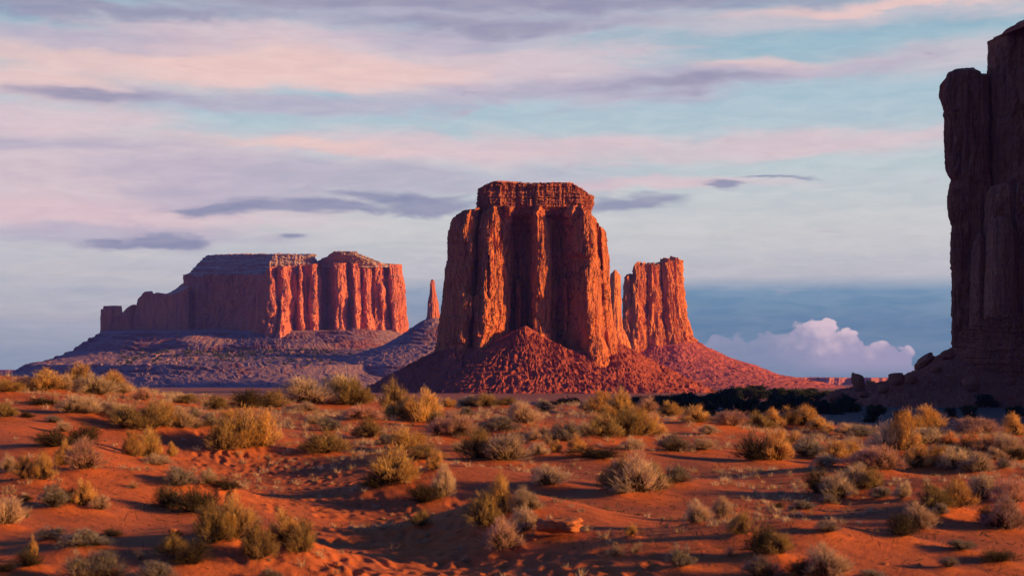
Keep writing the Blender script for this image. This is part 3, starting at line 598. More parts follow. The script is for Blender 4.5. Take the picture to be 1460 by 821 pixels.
# ------------------------------------------------------------------ where every shrub stands
# (column, row of its foot, width, height in photo pixels, kind, label)
# kinds: G golden rabbitbrush, O olive rabbitbrush, S pale straw sagebrush, Y grey sagebrush, D dark dry shrub, T small tuft
SHRUBS = [
 # crest of the high left dune, under the far mesa's left foot
 (10, 558, 40, 20, 'G', 'low golden bush at the far left end of the highest dune crest'),
 (34, 557, 30, 18, 'S', 'small peach-grey bush between two golden ones at the left end of the dune crest'),
 (62, 557, 52, 30, 'G', 'broad golden bush on the highest dune crest below the left tip of the far mesa'),
 (88, 558, 36, 22, 'S', 'straw bush tucked right beside the broad golden bush on the highest crest'),
 (113, 554, 50, 34, 'G', 'tallest golden bush topping the highest dune crest at left'),
 (136, 561, 54, 30, 'S', 'wide straw bush just below the tallest golden bush of the high crest'),
 (159, 558, 36, 26, 'G', 'golden bush at the right end of the clump on the highest crest'),
 (174, 562, 24, 16, 'S', 'small pale bush trailing off the right end of the high crest clump'),
 (203, 570, 26, 20, 'S', 'lone peach-coloured upright bush right of the high crest clump'),
 (266, 574, 34, 14, 'O', 'low olive bush on the bare saddle of the crest below the far mesa'),
 (242, 572, 18, 9, 'S', 'flat pale tuft left of the low olive bush on the crest saddle'),
 (309, 583, 34, 20, 'O', 'olive straw bush below the crest saddle, left of the black-green crest bush'),
 (352, 580, 46, 34, 'D', 'dark green-black bush on the crest, left of the big straw-topped clump'),
 # slope below the high left crest
 (104, 590, 40, 24, 'S', 'leftmost of three pale straw bushes in a row below the high crest'),
 (126, 592, 34, 22, 'S', 'middle one of three pale straw bushes in a row below the high crest'),
 (146, 591, 26, 16, 'S', 'rightmost and smallest of three pale straw bushes in a row below the high crest'),
 (170, 595, 36, 20, 'S', 'straw bush at the left foot of the big olive-gold mound bush'),
 (186, 612, 54, 38, 'O', 'left half of the big olive-gold clump on the left slope'),
 (214, 613, 50, 40, 'O', 'tall right half of the big olive-gold clump on the left slope'),
 (236, 610, 32, 34, 'G', 'gold bush at the right flank of the big olive-gold clump'),
 (257, 611, 34, 32, 'S', 'round straw bush ending the row right of the big olive-gold clump'),
 (276, 596, 20, 15, 'Y', 'small dark grey bush above the round straw bush'),
 (302, 606, 34, 22, 'Y', 'grey-olive bush behind the left shoulder of the big ragged gold bush'),
 (328, 597, 24, 18, 'G', 'small golden bush behind the big ragged gold bush'),
 (318, 642, 50, 46, 'O', 'olive bush forming the left half of the big ragged clump above the trodden hollow'),
 (346, 641, 60, 54, 'G', 'biggest ragged gold bush with a dark heart above the trodden hollow'),
 (374, 639, 46, 48, 'G', 'gold bush forming the right half of the big ragged clump above the trodden hollow'),
 (280, 612, 24, 12, 'T', 'low grey tuft left of the big ragged gold clump'),
 (188, 650, 26, 36, 'G', 'upright golden bush with a forked top below the big olive-gold clump'),
 (210, 652, 34, 42, 'G', 'tall upright golden bush at the mid left, right of the forked golden one'),
 (224, 662, 38, 16, 'S', 'low straw bush at the foot of the tall upright golden bush'),
 (245, 650, 13, 20, 'G', 'single slim golden sprig standing alone on the dark sand at mid left'),
 (78, 636, 60, 26, 'D', 'dark dry tangle lying along the left slope'),
 (118, 632, 50, 32, 'D', 'dark brown twiggy bush at the upper end of the dark dry tangle'),
 (36, 682, 34, 34, 'G', 'golden bush below the lower end of the dark dry tangle'),
 (60, 685, 30, 34, 'G', 'golden-orange upright bush right of its twin below the dark dry tangle'),
 (14, 672, 24, 24, 'S', 'straw tuft at the left edge beside the golden pair'),
 (92, 662, 28, 38, 'G', 'slim golden bush standing in front of the dark dry tangle'),
 (120, 667, 44, 36, 'S', 'peach straw bush right of the slim golden bush by the dark tangle'),
 (8, 594, 32, 24, 'O', 'dark olive bush at the left edge below the high crest'),
 (38, 592, 20, 10, 'D', 'small dark twig heap on the red slope under the high crest'),
 (62, 572, 44, 9, 'D', 'flat dark root mat on the lip of the red slope under the high crest'),
 (76, 599, 22, 11, 'Y', 'small grey bush alone on the red slope below the three pale bushes'),
 (90, 615, 22, 16, 'S', 'small faded tuft above the dark dry tangle'),
 # crest, centre left
 (386, 580, 44, 30, 'O', 'olive gold bush between the black-green crest bush and the straw-topped clump'),
 (436, 574, 66, 44, 'S', 'left half of the big straw-topped clump on the crest, against the purple bench'),
 (480, 573, 56, 46, 'S', 'middle of the big straw-topped clump on the crest, tallest part'),
 (503, 578, 54, 46, 'O', 'right half of the big straw-topped clump with a black shaded foot'),
 (459, 575, 34, 18, 'O', 'small dark olive bush nestled under the straw-topped crest clump'),
 (432, 586, 38, 13, 'S', 'flat pale bush in front of the straw-topped crest clump'),
 (516, 597, 50, 18, 'S', 'low wide pinkish bush below and right of the straw-topped clump'),
 (564, 590, 46, 46, 'O', 'left bush of the bushy pair at the left foot of the tall butte, dark beneath'),
 (603, 601, 46, 50, 'G', 'right golden bush of the bushy pair at the left foot of the tall butte'),
 (622, 605, 26, 20, 'O', 'dark low bush at the right foot of the bushy pair'),
 (560, 597, 24, 22, 'G', 'small gold bush in front of the bushy pair'),
 (579, 599, 30, 26, 'O', 'small olive bush filling the gap of the bushy pair'),
 (640, 580, 20, 14, 'G', 'small gold crest bush right of the bushy pair'),
 (668, 579, 28, 16, 'S', 'left of two low straw bushes on the crest under the rubble slope'),
 (694, 578, 38, 18, 'O', 'right of two low bushes on the crest under the rubble slope, olive'),
 (663, 592, 24, 13, 'Y', 'small grey bush below the two low crest bushes'),
 (468, 613, 38, 22, 'Y', 'grey bush behind the dark gold-topped dome bush'),
 (524, 623, 40, 26, 'O', 'round dark olive dome bush alone on the slope left of centre'),
 (449, 604, 28, 18, 'S', 'faded bush above the grey one on the left-centre slope'),
 (463, 644, 64, 32, 'O', 'dark dome bush with gold top at the rim of the trodden hollow'),
 (550, 633, 26, 18, 'Y', 'dark grey bush right of the round olive dome bush'),
 (580, 640, 52, 36, 'G', 'gold-topped bush above the hollow, left of a low dark bush'),
 (604, 654, 48, 26, 'O', 'low dark bush at the right foot of the gold-topped one'),
 (561, 688, 72, 46, 'G', 'wide yellow-topped bush on the rim of the hollow with fine upright sprays'),
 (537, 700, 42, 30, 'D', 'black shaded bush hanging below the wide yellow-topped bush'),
 (620, 670, 28, 26, 'G', 'small golden bush right of the wide yellow-topped bush'),
 (604, 716, 46, 36, 'D', 'round dark bush on the slope right of the hollow'),
 (632, 710, 32, 42, 'S', 'brown straw bush leaning on the round dark bush'),
 (600, 748, 26, 23, 'O', 'small bush with one gold tip alone at the floor of the hollow'),
 (628, 621, 40, 24, 'S', 'straw bush left of the pinkish fan-shaped one in the middle'),
 (656, 622, 44, 38, 'S', 'pinkish fan-shaped bush in the middle of the slope'),
 (683, 655, 56, 42, 'O', 'left half of the large olive and straw mound in the middle'),
 (722, 657, 60, 44, 'S', 'right half of the large olive and straw mound in the middle'),
 (652, 643, 20, 14, 'T', 'tiny tuft left of the large olive and straw mound'),
 (712, 612, 50, 22, 'Y', 'wide grey bush above the large olive and straw mound'),
 (745, 602, 42, 38, 'S', 'rounded straw bush standing out on the centre crest'),
 (776, 584, 26, 15, 'S', 'small straw bush on the crest right of the rounded one'),
 (724, 578, 26, 13, 'O', 'small olive bush on the crest left of the rounded straw one'),
 # crest, centre right
 (884, 594, 34, 48, 'G', 'tallest yellow bush on the crest with feathery plumes, below the tall butte\'s right foot'),
 (857, 588, 42, 32, 'G', 'yellow bush left of the tallest feathery one on the crest'),
 (867, 595, 24, 22, 'G', 'bright yellow bush in front of the tallest feathery one'),
 (838, 585, 26, 14, 'S', 'small pale bush at the left end of the yellow crest group'),
 (862, 623, 52, 36, 'O', 'wide olive bush below the yellow crest group'),
 (890, 622, 48, 42, 'O', 'tall olive gold bush directly under the feathery yellow one'),
 (910, 622, 44, 38, 'G', 'golden bush below and right of the feathery yellow one'),
 (934, 619, 32, 28, 'G', 'bright yellow dome bush at the right end of the group under the crest'),
 (804, 628, 50, 36, 'Y', 'round silver-grey bush right of centre, dark below'),
 (774, 625, 24, 14, 'D', 'dark flat twigs left of the round silver-grey bush'),
 (834, 622, 28, 18, 'S', 'small straw bush right of the round silver-grey bush'),
 (780, 634, 10, 20, 'T', 'thin pale stalks standing in front of the round silver-grey bush'),
 (792, 644, 20, 20, 'G', 'little gold bush below the round silver-grey one'),
 (822, 645, 28, 26, 'G', 'gold bush at the left end of the dark fallen branches'),
 (852, 652, 66, 20, 'D', 'dark fallen branches lying across the slope right of centre'),
 (760, 628, 22, 14, 'S', 'faded bush between the large mound and the flat dark twigs'),
 (768, 648, 28, 20, 'S', 'pale tuft right of the large olive and straw mound'),
 (920, 588, 34, 26, 'S', 'pinkish upright bush in front of the junipers, left of the gold domes'),
 (955, 593, 34, 20, 'G', 'left gold dome bush in front of the junipers'),
 (994, 602, 40, 28, 'G', 'right and larger gold dome bush in front of the junipers'),
 (1040, 606, 46, 24, 'S', 'pale pinkish bush between gold ones in front of the junipers'),
 (1082, 609, 36, 26, 'O', 'olive gold bush at the left end of the golden hedge on the right crest'),
 (960, 643, 54, 26, 'Y', 'wide dark grey-brown bush on the slope right of centre'),
 (1000, 641, 38, 20, 'S', 'gold straw bush right of the dark grey-brown one'),
 (902, 640, 30, 20, 'S', 'pale tuft between the dark branches and the grey-brown bush'),
 (1076, 656, 46, 46, 'D', 'dark twiggy bush at the left side of the gold pair on open sand'),
 (1108, 657, 48, 44, 'G', 'gold bush on open sand beside the dark twiggy one'),
 (1010, 618, 26, 14, 'S', 'small faded bush below the right gold dome on the crest'),
 (878, 699, 46, 52, 'O', 'left half of the big brown-gold twiggy bush on open sand right of centre'),
 (908, 702, 60, 58, 'S', 'main bulk of the big brown-gold twiggy bush on open sand right of centre'),
 (934, 698, 34, 42, 'O', 'right flank of the big brown-gold twiggy bush on open sand'),
 (964, 687, 38, 30, 'Y', 'silver-grey bush right of the big brown-gold twiggy one'),
 (886, 706, 26, 12, 'S', 'small pale tuft at the left foot of the big brown-gold twiggy bush'),
 # golden belt along the right crest
 (1103, 607, 30, 25, 'G', 'first full gold bush from the left of the golden hedge on the right crest'),
 (1124, 606, 34, 26, 'G', 'second gold bush of the golden hedge on the right crest'),
 (1148, 607, 34, 28, 'G', 'third and highest gold bush of the golden hedge on the right crest'),
 (1165, 612, 26, 20, 'G', 'fourth gold bush of the golden hedge, stepping down the right crest'),
 (1180, 616, 22, 13, 'G', 'last small gold bush of the golden hedge at its right end'),
 (1228, 622, 38, 20, 'Y', 'grey bush in the gap between the golden hedge and the big upright gold bush'),
 (1204, 618, 30, 13, 'S', 'flat straw bush right of the end of the golden hedge'),
 (1266, 645, 44, 48, 'S', 'left part of the big upright bush in front of the grey flat'),
 (1286, 644, 44, 52, 'G', 'big upright gold bush in front of the grey flat'),
 (1302, 614, 36, 24, 'G', 'gold bush on the skyline behind the big upright one'),
 (1322, 612, 42, 32, 'G', 'brightest yellow bush on the right skyline in front of the grey flat'),
 (1322, 632, 64, 24, 'S', 'broad straw bush below the brightest yellow one'),
 (1394, 618, 60, 30, 'S', 'broad pinkish feathery bush on the skyline under the dark cliff'),
 (1446, 620, 34, 28, 'G', 'gold bush on the skyline at the right edge under the dark cliff'),
 (1354, 636, 34, 22, 'G', 'first of three gold bushes below the pinkish feathery one'),
 (1380, 640, 34, 25, 'G', 'second of three gold bushes below the pinkish feathery one'),
 (1403, 643, 40, 26, 'G', 'third and darkest gold bush below the pinkish feathery one'),
 (1434, 646, 42, 26, 'S', 'straw bush right of the three gold bushes'),
 (1354, 657, 66, 26, 'Y', 'wide grey mound bush in the right-hand belt'),
 (1450, 655, 34, 22, 'D', 'dark olive bush at the right edge below the straw one'),
 (1154, 650, 52, 34, 'Y', 'grey-blue bush right of the gold bush on open sand'),
 (1132, 640, 30, 28, 'G', 'gold bush half behind the grey-blue bush'),
 (1192, 657, 36, 30, 'G', 'gold bush right of the grey-blue bush'),
 (1216, 655, 26, 28, 'G', 'slim gold bush beside the gold one near the grey-blue bush'),
 (1178, 664, 34, 16, 'S', 'low pale bush at the foot of the grey-blue bush'),
 (1234, 668, 52, 32, 'S', 'pinkish feathery bush below the big upright gold bush'),
 (1262, 671, 44, 32, 'S', 'second pinkish bush, right of the feathery one below the big upright gold bush'),
 (1308, 667, 48, 36, 'G', 'gold bush with straw foot at the lower edge of the right-hand belt'),
 (1336, 668, 36, 26, 'G', 'small gold bush right of the one with a straw foot'),
 (1362, 670, 42, 30, 'S', 'gold-tipped straw bush at the lower edge of the right-hand belt'),
 (1394, 672, 42, 24, 'S', 'pale straw bush on the lower edge of the belt near the smooth lit dune'),
 (1430, 667, 20, 15, 'Y', 'small grey bush alone above the smooth lit dune'),
 (1420, 655, 26, 18, 'S', 'faded bush left of the dark olive one at the right edge'),
 # open sand, right
 (1170, 705, 40, 36, 'D', 'black-green left end of the large clump on the lit mound at right'),
 (1194, 710, 44, 40, 'S', 'straw front of the large clump on the lit mound at right'),
 (1216, 697, 46, 40, 'S', 'feathery upper part of the large clump on the lit mound at right'),
 (1240, 698, 36, 32, 'O', 'dark olive right end of the large clump on the lit mound'),
 (1255, 709, 30, 16, 'Y', 'low grey bush trailing right of the large clump on the lit mound'),
 (1181, 717, 26, 12, 'Y', 'small dark grey bush at the foot of the large clump on the lit mound'),
 (1145, 726, 30, 15, 'Y', 'dim grey tuft on shaded sand below the large clump at right'),
 (1108, 721, 18, 9, 'D', 'tiny dark tuft on shaded sand left of the dim grey one'),
 (1288, 709, 22, 22, 'S', 'thin pale sprays between the large clump and the olive gold bush'),
 (1334, 726, 44, 38, 'O', 'left half of the olive gold bush on the ridge at right'),
 (1362, 723, 44, 38, 'G', 'right half of the olive gold bush on the ridge at right'),
 (1338, 735, 28, 16, 'Y', 'grey bush at the foot of the olive gold bush on the ridge'),
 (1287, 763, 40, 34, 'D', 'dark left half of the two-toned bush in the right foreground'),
 (1310, 752, 42, 34, 'S', 'pale right half of the two-toned bush in the right foreground'),
 (1404, 713, 46, 38, 'S', 'gold straw bush in the upper right of the open sand'),
 (1440, 717, 44, 34, 'S', 'pale pinkish bush at the right edge beside the gold straw one'),
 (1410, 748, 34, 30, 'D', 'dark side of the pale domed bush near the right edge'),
 (1432, 754, 56, 48, 'Y', 'pale pinkish-grey domed bush near the right edge'),
 (1180, 758, 34, 14, 'Y', 'flat grey mat bush alone on smooth sand at right'),
 (1370, 782, 46, 12, 'Y', 'thin grey mat along a sand lip in the right foreground'),
 (1424, 800, 52, 16, 'D', 'dark flat bush in the bottom right corner area'),
 (1352, 808, 28, 12, 'Y', 'little grey mat in the bottom right foreground'),
 (1086, 792, 48, 44, 'D', 'dark twiggy bush with olive top in the right foreground'),
 (1110, 794, 38, 34, 'O', 'olive bush adjoining the dark twiggy one in the right foreground'),
 (1085, 824, 50, 32, 'Y', 'dark grey dome bush at the bottom edge right of centre'),
 (1178, 823, 58, 46, 'S', 'straw bush with gold foot at the bottom edge right of centre'),
 (1145, 826, 46, 20, 'D', 'dark low bush at the bottom edge left of the straw one'),
 (1240, 826, 40, 12, 'Y', 'thin grey mat at the bottom edge right of the straw one'),
 (970, 808, 36, 28, 'Y', 'pale grey feathery bush alone in the centre-right foreground'),
 (994, 744, 34, 30, 'S', 'straw bush with dark foot, left one of a pair on open sand'),
 (1029, 735, 30, 21, 'S', 'small pale bush, right one of a pair on open sand'),
 (1055, 760, 30, 30, 'O', 'gold and dark small bush above the dark twiggy one'),
 (900, 763, 18, 17, 'G', 'tiny gold tuft right of the flat rock slab'),
 (878, 794, 24, 16, 'T', 'thin dark tuft in the centre foreground'),
 (908, 787, 16, 11, 'T', 'tiny twig tuft right of the thin dark one in the centre foreground'),
 (1040, 795, 20, 12, 'T', 'faint grey tuft left of the dark twiggy foreground bush'),
 (782, 690, 46, 26, 'S', 'thin straw bush above the clump beside the flat rock slab'),
 # clump in the middle foreground
 (692, 748, 54, 46, 'O', 'dark left part of the middle foreground clump'),
 (716, 738, 34, 50, 'G', 'gold upright plume of the middle foreground clump'),
 (750, 728, 40, 36, 'S', 'grey straw right part of the middle foreground clump'),
 (716, 783, 48, 44, 'S', 'pinkish branching bush at the front of the middle foreground clump'),
 (746, 758, 40, 32, 'S', 'pale bush against the left end of the flat rock slab'),
 # left foreground
 (78, 722, 44, 34, 'Y', 'grey bush on the lit sand lobe in the left foreground'),
 (100, 720, 30, 24, 'D', 'dark gap bush between the grey and the gold ones on the lit sand lobe'),
 (119, 723, 32, 36, 'G', 'gold sprays right of the grey bush on the lit sand lobe'),
 (142, 728, 24, 20, 'S', 'pale tuft at the tip of the lit sand lobe'),
 (8, 746, 44, 44, 'S', 'straw gold bush at the left edge in the foreground'),
 (38, 738, 13, 16, 'T', 'pale sprig right of the straw gold bush at the left edge'),
 (34, 710, 22, 10, 'D', 'dark tuft above the straw gold bush at the left edge'),
 (256, 692, 46, 32, 'Y', 'grey-green round bush above the dark heap left of the hollow'),
 (242, 722, 50, 34, 'D', 'left half of the dark heap of dead brush left of the hollow'),
 (282, 730, 60, 36, 'D', 'right half of the dark heap of dead brush left of the hollow'),
 (296, 692, 26, 20, 'S', 'faint straw sprays right of the grey-green round bush'),
 (322, 698, 40, 16, 'D', 'thin dark brush at the edge of the trodden hollow'),
 (303, 776, 60, 54, 'O', 'left part of the largest foreground bush, dark below'),
 (330, 768, 62, 58, 'G', 'yellow-green crown of the largest foreground bush'),
 (366, 797, 50, 60, 'O', 'dark middle bush between two yellow-green ones in the left foreground'),
 (404, 776, 48, 46, 'G', 'yellow-green feathery bush right of the dark middle one'),
 (430, 788, 42, 52, 'O', 'rightmost olive bush of the largest foreground clump'),
 (246, 790, 40, 26, 'O', 'olive-topped left end of the low dark green bush'),
 (272, 804, 62, 34, 'D', 'low dark green bush left of the largest foreground clump'),
 (116, 826, 46, 40, 'Y', 'left one of two pale grey bushes at the bottom edge'),
 (148, 825, 50, 38, 'Y', 'right one of two pale grey bushes at the bottom edge'),
 (220, 828, 60, 30, 'Y', 'grey dome bush at the bottom edge below the dark green one'),
 (386, 825, 34, 14, 'Y', 'low grey tips at the bottom edge below the largest clump'),
 (40, 806, 42, 22, 'D', 'dark green low bush with one gold sprig at far left foreground'),
 (47, 796, 12, 28, 'G', 'slim gold sprig rising from the dark green low bush'),
 (73, 767, 46, 14, 'Y', 'flat grey mat, smaller one of two in the left foreground'),
 (122, 779, 62, 21, 'Y', 'larger flat grey mat in the left foreground'),
 (160, 758, 28, 9, 'D', 'thin dark twigs right of the larger flat grey mat'),
 (250, 758, 18, 7, 'D', 'small dark twig on bare sand left of the largest clump'),
 (8, 815, 30, 12, 'D', 'dark creeping twigs in the bottom left corner'),
 (190, 697, 16, 8, 'T', 'tiny tuft in the middle of the smooth left sand lobe'),
 (200, 800, 14, 9, 'T', 'tiny tuft on bare sand right of the pale grey pair'),
]
def fscale(y): return y / F
SPOTS = []
for (px, py, w_, h_, kd, lab) in SHRUBS:
    x, y = on_ground(px, py)
    if w_ >= 12 and kd != 'T':                      # allow for the little mound it stands on
        x, y = on_ground(px, py + F * min(.05 + .10 * w_ * y / F, .16) * .5 / y)
    SPOTS.append((x, y, w_ * y / F, h_ * y / F))
for (x, y, w_, h_), s_ in zip(SPOTS, SHRUBS):
    if s_[3] < 12 or s_[4] == 'T': continue
    MOUNDS.append((x - w_ * .05, y, w_ * .75, w_ * .6, 0.0, min(.05 + .10 * w_, .16) * .55))
# ground mesh: rings around the viewpoint, dense where the dune is seen
def build_ground():
    a_d = np.linspace(-.345, .345, 1000); a_s = np.linspace(.345, 2 * np.pi - .345, 140)[1:-1]
    ang = np.concatenate([a_d, a_s])
    r = np.concatenate([np.geomspace(1.5, 10, 40)[:-1], np.geomspace(10, 50, 760)[:-1], np.geomspace(50, 110, 90)[:-1], np.geomspace(110, 1200, 70)[:-1], np.geomspace(1200, 13500, 40)])
    X = r[:, None] * np.sin(ang)[None]; Y = r[:, None] * np.cos(ang)[None]
    Z = height(X.ravel(), Y.ravel()).reshape(X.shape)
    # trodden trail: shallow footprints
    rs = random.Random(5)
    path = [(285, 640), (350, 662), (420, 690), (480, 725), (540, 765), (610, 800), (660, 822), (760, 850)]
    for n in range(800):
        t = rs.random() * (len(path) - 1.001); i = int(t); f = t - i
        px = path[i][0] * (1 - f) + path[i + 1][0] * f + rs.gauss(0, 40 + 14 * t); py = path[i][1] * (1 - f) + path[i + 1][1] * f + rs.gauss(0, 14)
        x, y = on_ground(px, min(py, 835))
        rr, aa = math.hypot(x, y), math.atan2(x, y)
        i0, i1 = np.searchsorted(r, [rr - .5, rr + .5]); j0, j1 = np.searchsorted(a_d, [aa - .5 / rr, aa + .5 / rr])
        if j1 - j0 < 3: continue
        dx, dy = X[i0:i1, j0:j1] - x, Y[i0:i1, j0:j1] - y
        ro = rs.uniform(-.9, .9) + .6; c, s = math.cos(ro), math.sin(ro)
        q = ((c * dx + s * dy) / .048) ** 2 + ((-s * dx + c * dy) / .10) ** 2
        Z[i0:i1, j0:j1] += rs.uniform(.5, 1.2) * (-.021 * np.exp(-q) + .007 * np.exp(-(np.sqrt(q) - 1.6) ** 2 * 3))
    V = np.stack([X, Y, Z], -1).reshape(-1, 3)
    n = len(ang)
    Fq = grid_faces(len(r), n, True)[:, ::-1]
    V = np.vstack([V, [[0, 0, -1.6]]])
    rr = np.append(np.hypot(X, Y).ravel(), 0)
    c = len(V) - 1
    fan = np.array([[c, j, (j + 1) % n, c] for j in range(0)]).reshape(0, 4)
    m, t, b, out = new_mat('red_sand')
    Pp = t.new('ShaderNodeTexCoord').outputs['Object']
    big = t.noise(Pp, .35, 5, .6); mid = t.noise(Pp, 2.2, 5, .6); fin = t.noise(Pp, 24, 5, .65)
    vor = t.noise(t.vscale(Pp, 7, 9, 7), 1, 6, .7)
    c1 = t.mix(t.rng(big, .35, .65), (.50, .120, .038), (.35, .092, .042))
    c1 = t.mix(t.m('MULTIPLY', t.rng(mid, .42, .7), .45), c1, (.42, .125, .06))
    c1 = t.mix(t.m('MULTIPLY', t.rng(fin, .55, .8), .35), c1, (.30, .10, .055))
    c1 = t.mix(t.m('MULTIPLY', t.rng(vor, .62, .8), .4), c1, (.26, .085, .05))
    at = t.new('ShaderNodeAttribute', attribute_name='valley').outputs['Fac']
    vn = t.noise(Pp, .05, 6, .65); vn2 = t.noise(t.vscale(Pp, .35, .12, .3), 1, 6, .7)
    cv = t.mix(t.rng(vn, .35, .65), (.10, .08, .08), (.14, .10, .095))  # near flat painted grey, standing in for bluish shade over red soil
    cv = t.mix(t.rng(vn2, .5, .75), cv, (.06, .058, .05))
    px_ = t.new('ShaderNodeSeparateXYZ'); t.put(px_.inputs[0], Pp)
    soil = t.mix(t.rng(vn, .35, .65), (.30, .10, .07), (.24, .08, .065))          # the plain's red soil, shown only further out
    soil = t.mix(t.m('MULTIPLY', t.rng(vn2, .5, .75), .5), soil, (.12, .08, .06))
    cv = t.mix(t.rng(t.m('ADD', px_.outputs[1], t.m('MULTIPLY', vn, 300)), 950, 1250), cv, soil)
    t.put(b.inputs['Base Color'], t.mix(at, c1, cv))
    rip = t.new('ShaderNodeTexWave', wave_type='BANDS', bands_direction='DIAGONAL'); t.put(rip.inputs['Vector'], Pp)
    rip.inputs['Scale'].default_value = 1.9; rip.inputs['Distortion'].default_value = 5; rip.inputs['Detail'].default_value = 3; rip.inputs['Detail Scale'].default_value = 1.4
    bp = t.new('ShaderNodeBump'); bp.inputs['Strength'].default_value = .7; bp.inputs['Distance'].default_value = .035
    t.put(bp.inputs['Height'], t.m('ADD', t.m('MULTIPLY', rip.outputs['Fac'], .22), t.m('ADD', t.m('MULTIPLY', fin, .35), t.m('MULTIPLY', vor, .8))))
    t.l.new(bp.outputs[0], b.inputs['Normal'])
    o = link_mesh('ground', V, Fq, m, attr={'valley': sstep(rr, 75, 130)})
    o['kind'] = 'structure'
    return o
build_ground()

# ------------------------------------------------------------------ plants
def plant_mat(name, c1, c2, trans=.35):
    m, t, b, out = new_mat(name)
    at = t.new('ShaderNodeAttribute', attribute_name='tint').outputs['Fac']
    oc = t.new('ShaderNodeObjectInfo')
    c = t.mix(at, c1, c2)
    c = t.mix(1.0, c, oc.outputs['Color'], 'MULTIPLY')
    d = t.new('ShaderNodeBsdfDiffuse'); tr = t.new('ShaderNodeBsdfTranslucent'); mx = t.new('ShaderNodeMixShader')
    t.put(d.inputs['Color'], c); t.put(tr.inputs['Color'], c); mx.inputs[0].default_value = trans
    t.l.new(d.outputs[0], mx.inputs[1]); t.l.new(tr.outputs[0], mx.inputs[2]); t.l.new(mx.outputs[0], out.inputs[0])
    t.n.remove(b)
    return m
PM = {'G': plant_mat('yellow_sprays', (.44, .22, .06), (.82, .54, .23)),
      'O': plant_mat('olive_sprays', (.17, .11, .05), (.60, .40, .17)),
      'S': plant_mat('straw_sprays', (.38, .26, .17), (.80, .59, .42)),
      'Y': plant_mat('grey_sprays', (.15, .125, .11), (.50, .41, .34)),
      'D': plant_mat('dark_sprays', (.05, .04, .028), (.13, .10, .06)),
      'T': plant_mat('dry_blades', (.30, .20, .12), (.50, .36, .22))}
STEM = plant_mat('woody_stems', (.045, .032, .024), (.12, .08, .055), .05)
PARAM = {  # plumes, tips per plume, blade length, width, plume size, upright, flatness
    'G': (34, 80, .15, .0085, .105, .80, 1.0), 'O': (36, 70, .15, .0085, .105, .65, .95), 'S': (38, 70, .16, .008, .11, .60, .95),
    'Y': (40, 66, .12, .009, .105, .5, .85), 'D': (30, 40, .16, .009, .14, .35, .8), 'T': (7, 40, .40, .012, .14, .8, 1.0)}
def blades(base, dirs, length, width, rnd, curve=.25):
    n = len(base)
    dirs = dirs / (np.linalg.norm(dirs, axis=1)[:, None] + 1e-9)
    side = np.cross(dirs, rnd.normal(size=(n, 3))); side /= np.linalg.norm(side, axis=1)[:, None] + 1e-9
    L = np.asarray(length)[:, None]; Wd = np.asarray(width)[:, None]
    bend = rnd.normal(size=(n, 3)) * curve; bend[:, 2] = np.abs(bend[:, 2]) * .6
    mid = base + dirs * L * .55; tip = base + dirs * L + bend * L * .5
    V = np.stack([base - side * Wd * .4, base + side * Wd * .4, mid + side * Wd * .5, mid - side * Wd * .5, tip + side * Wd * .12, tip - side * Wd * .12], 1).reshape(-1, 3)
    i = np.arange(n)[:, None] * 6
    Fq = np.concatenate([i + np.array([[0, 1, 2, 3]]), i + np.array([[3, 2, 4, 5]])], 0)
    return V, Fq
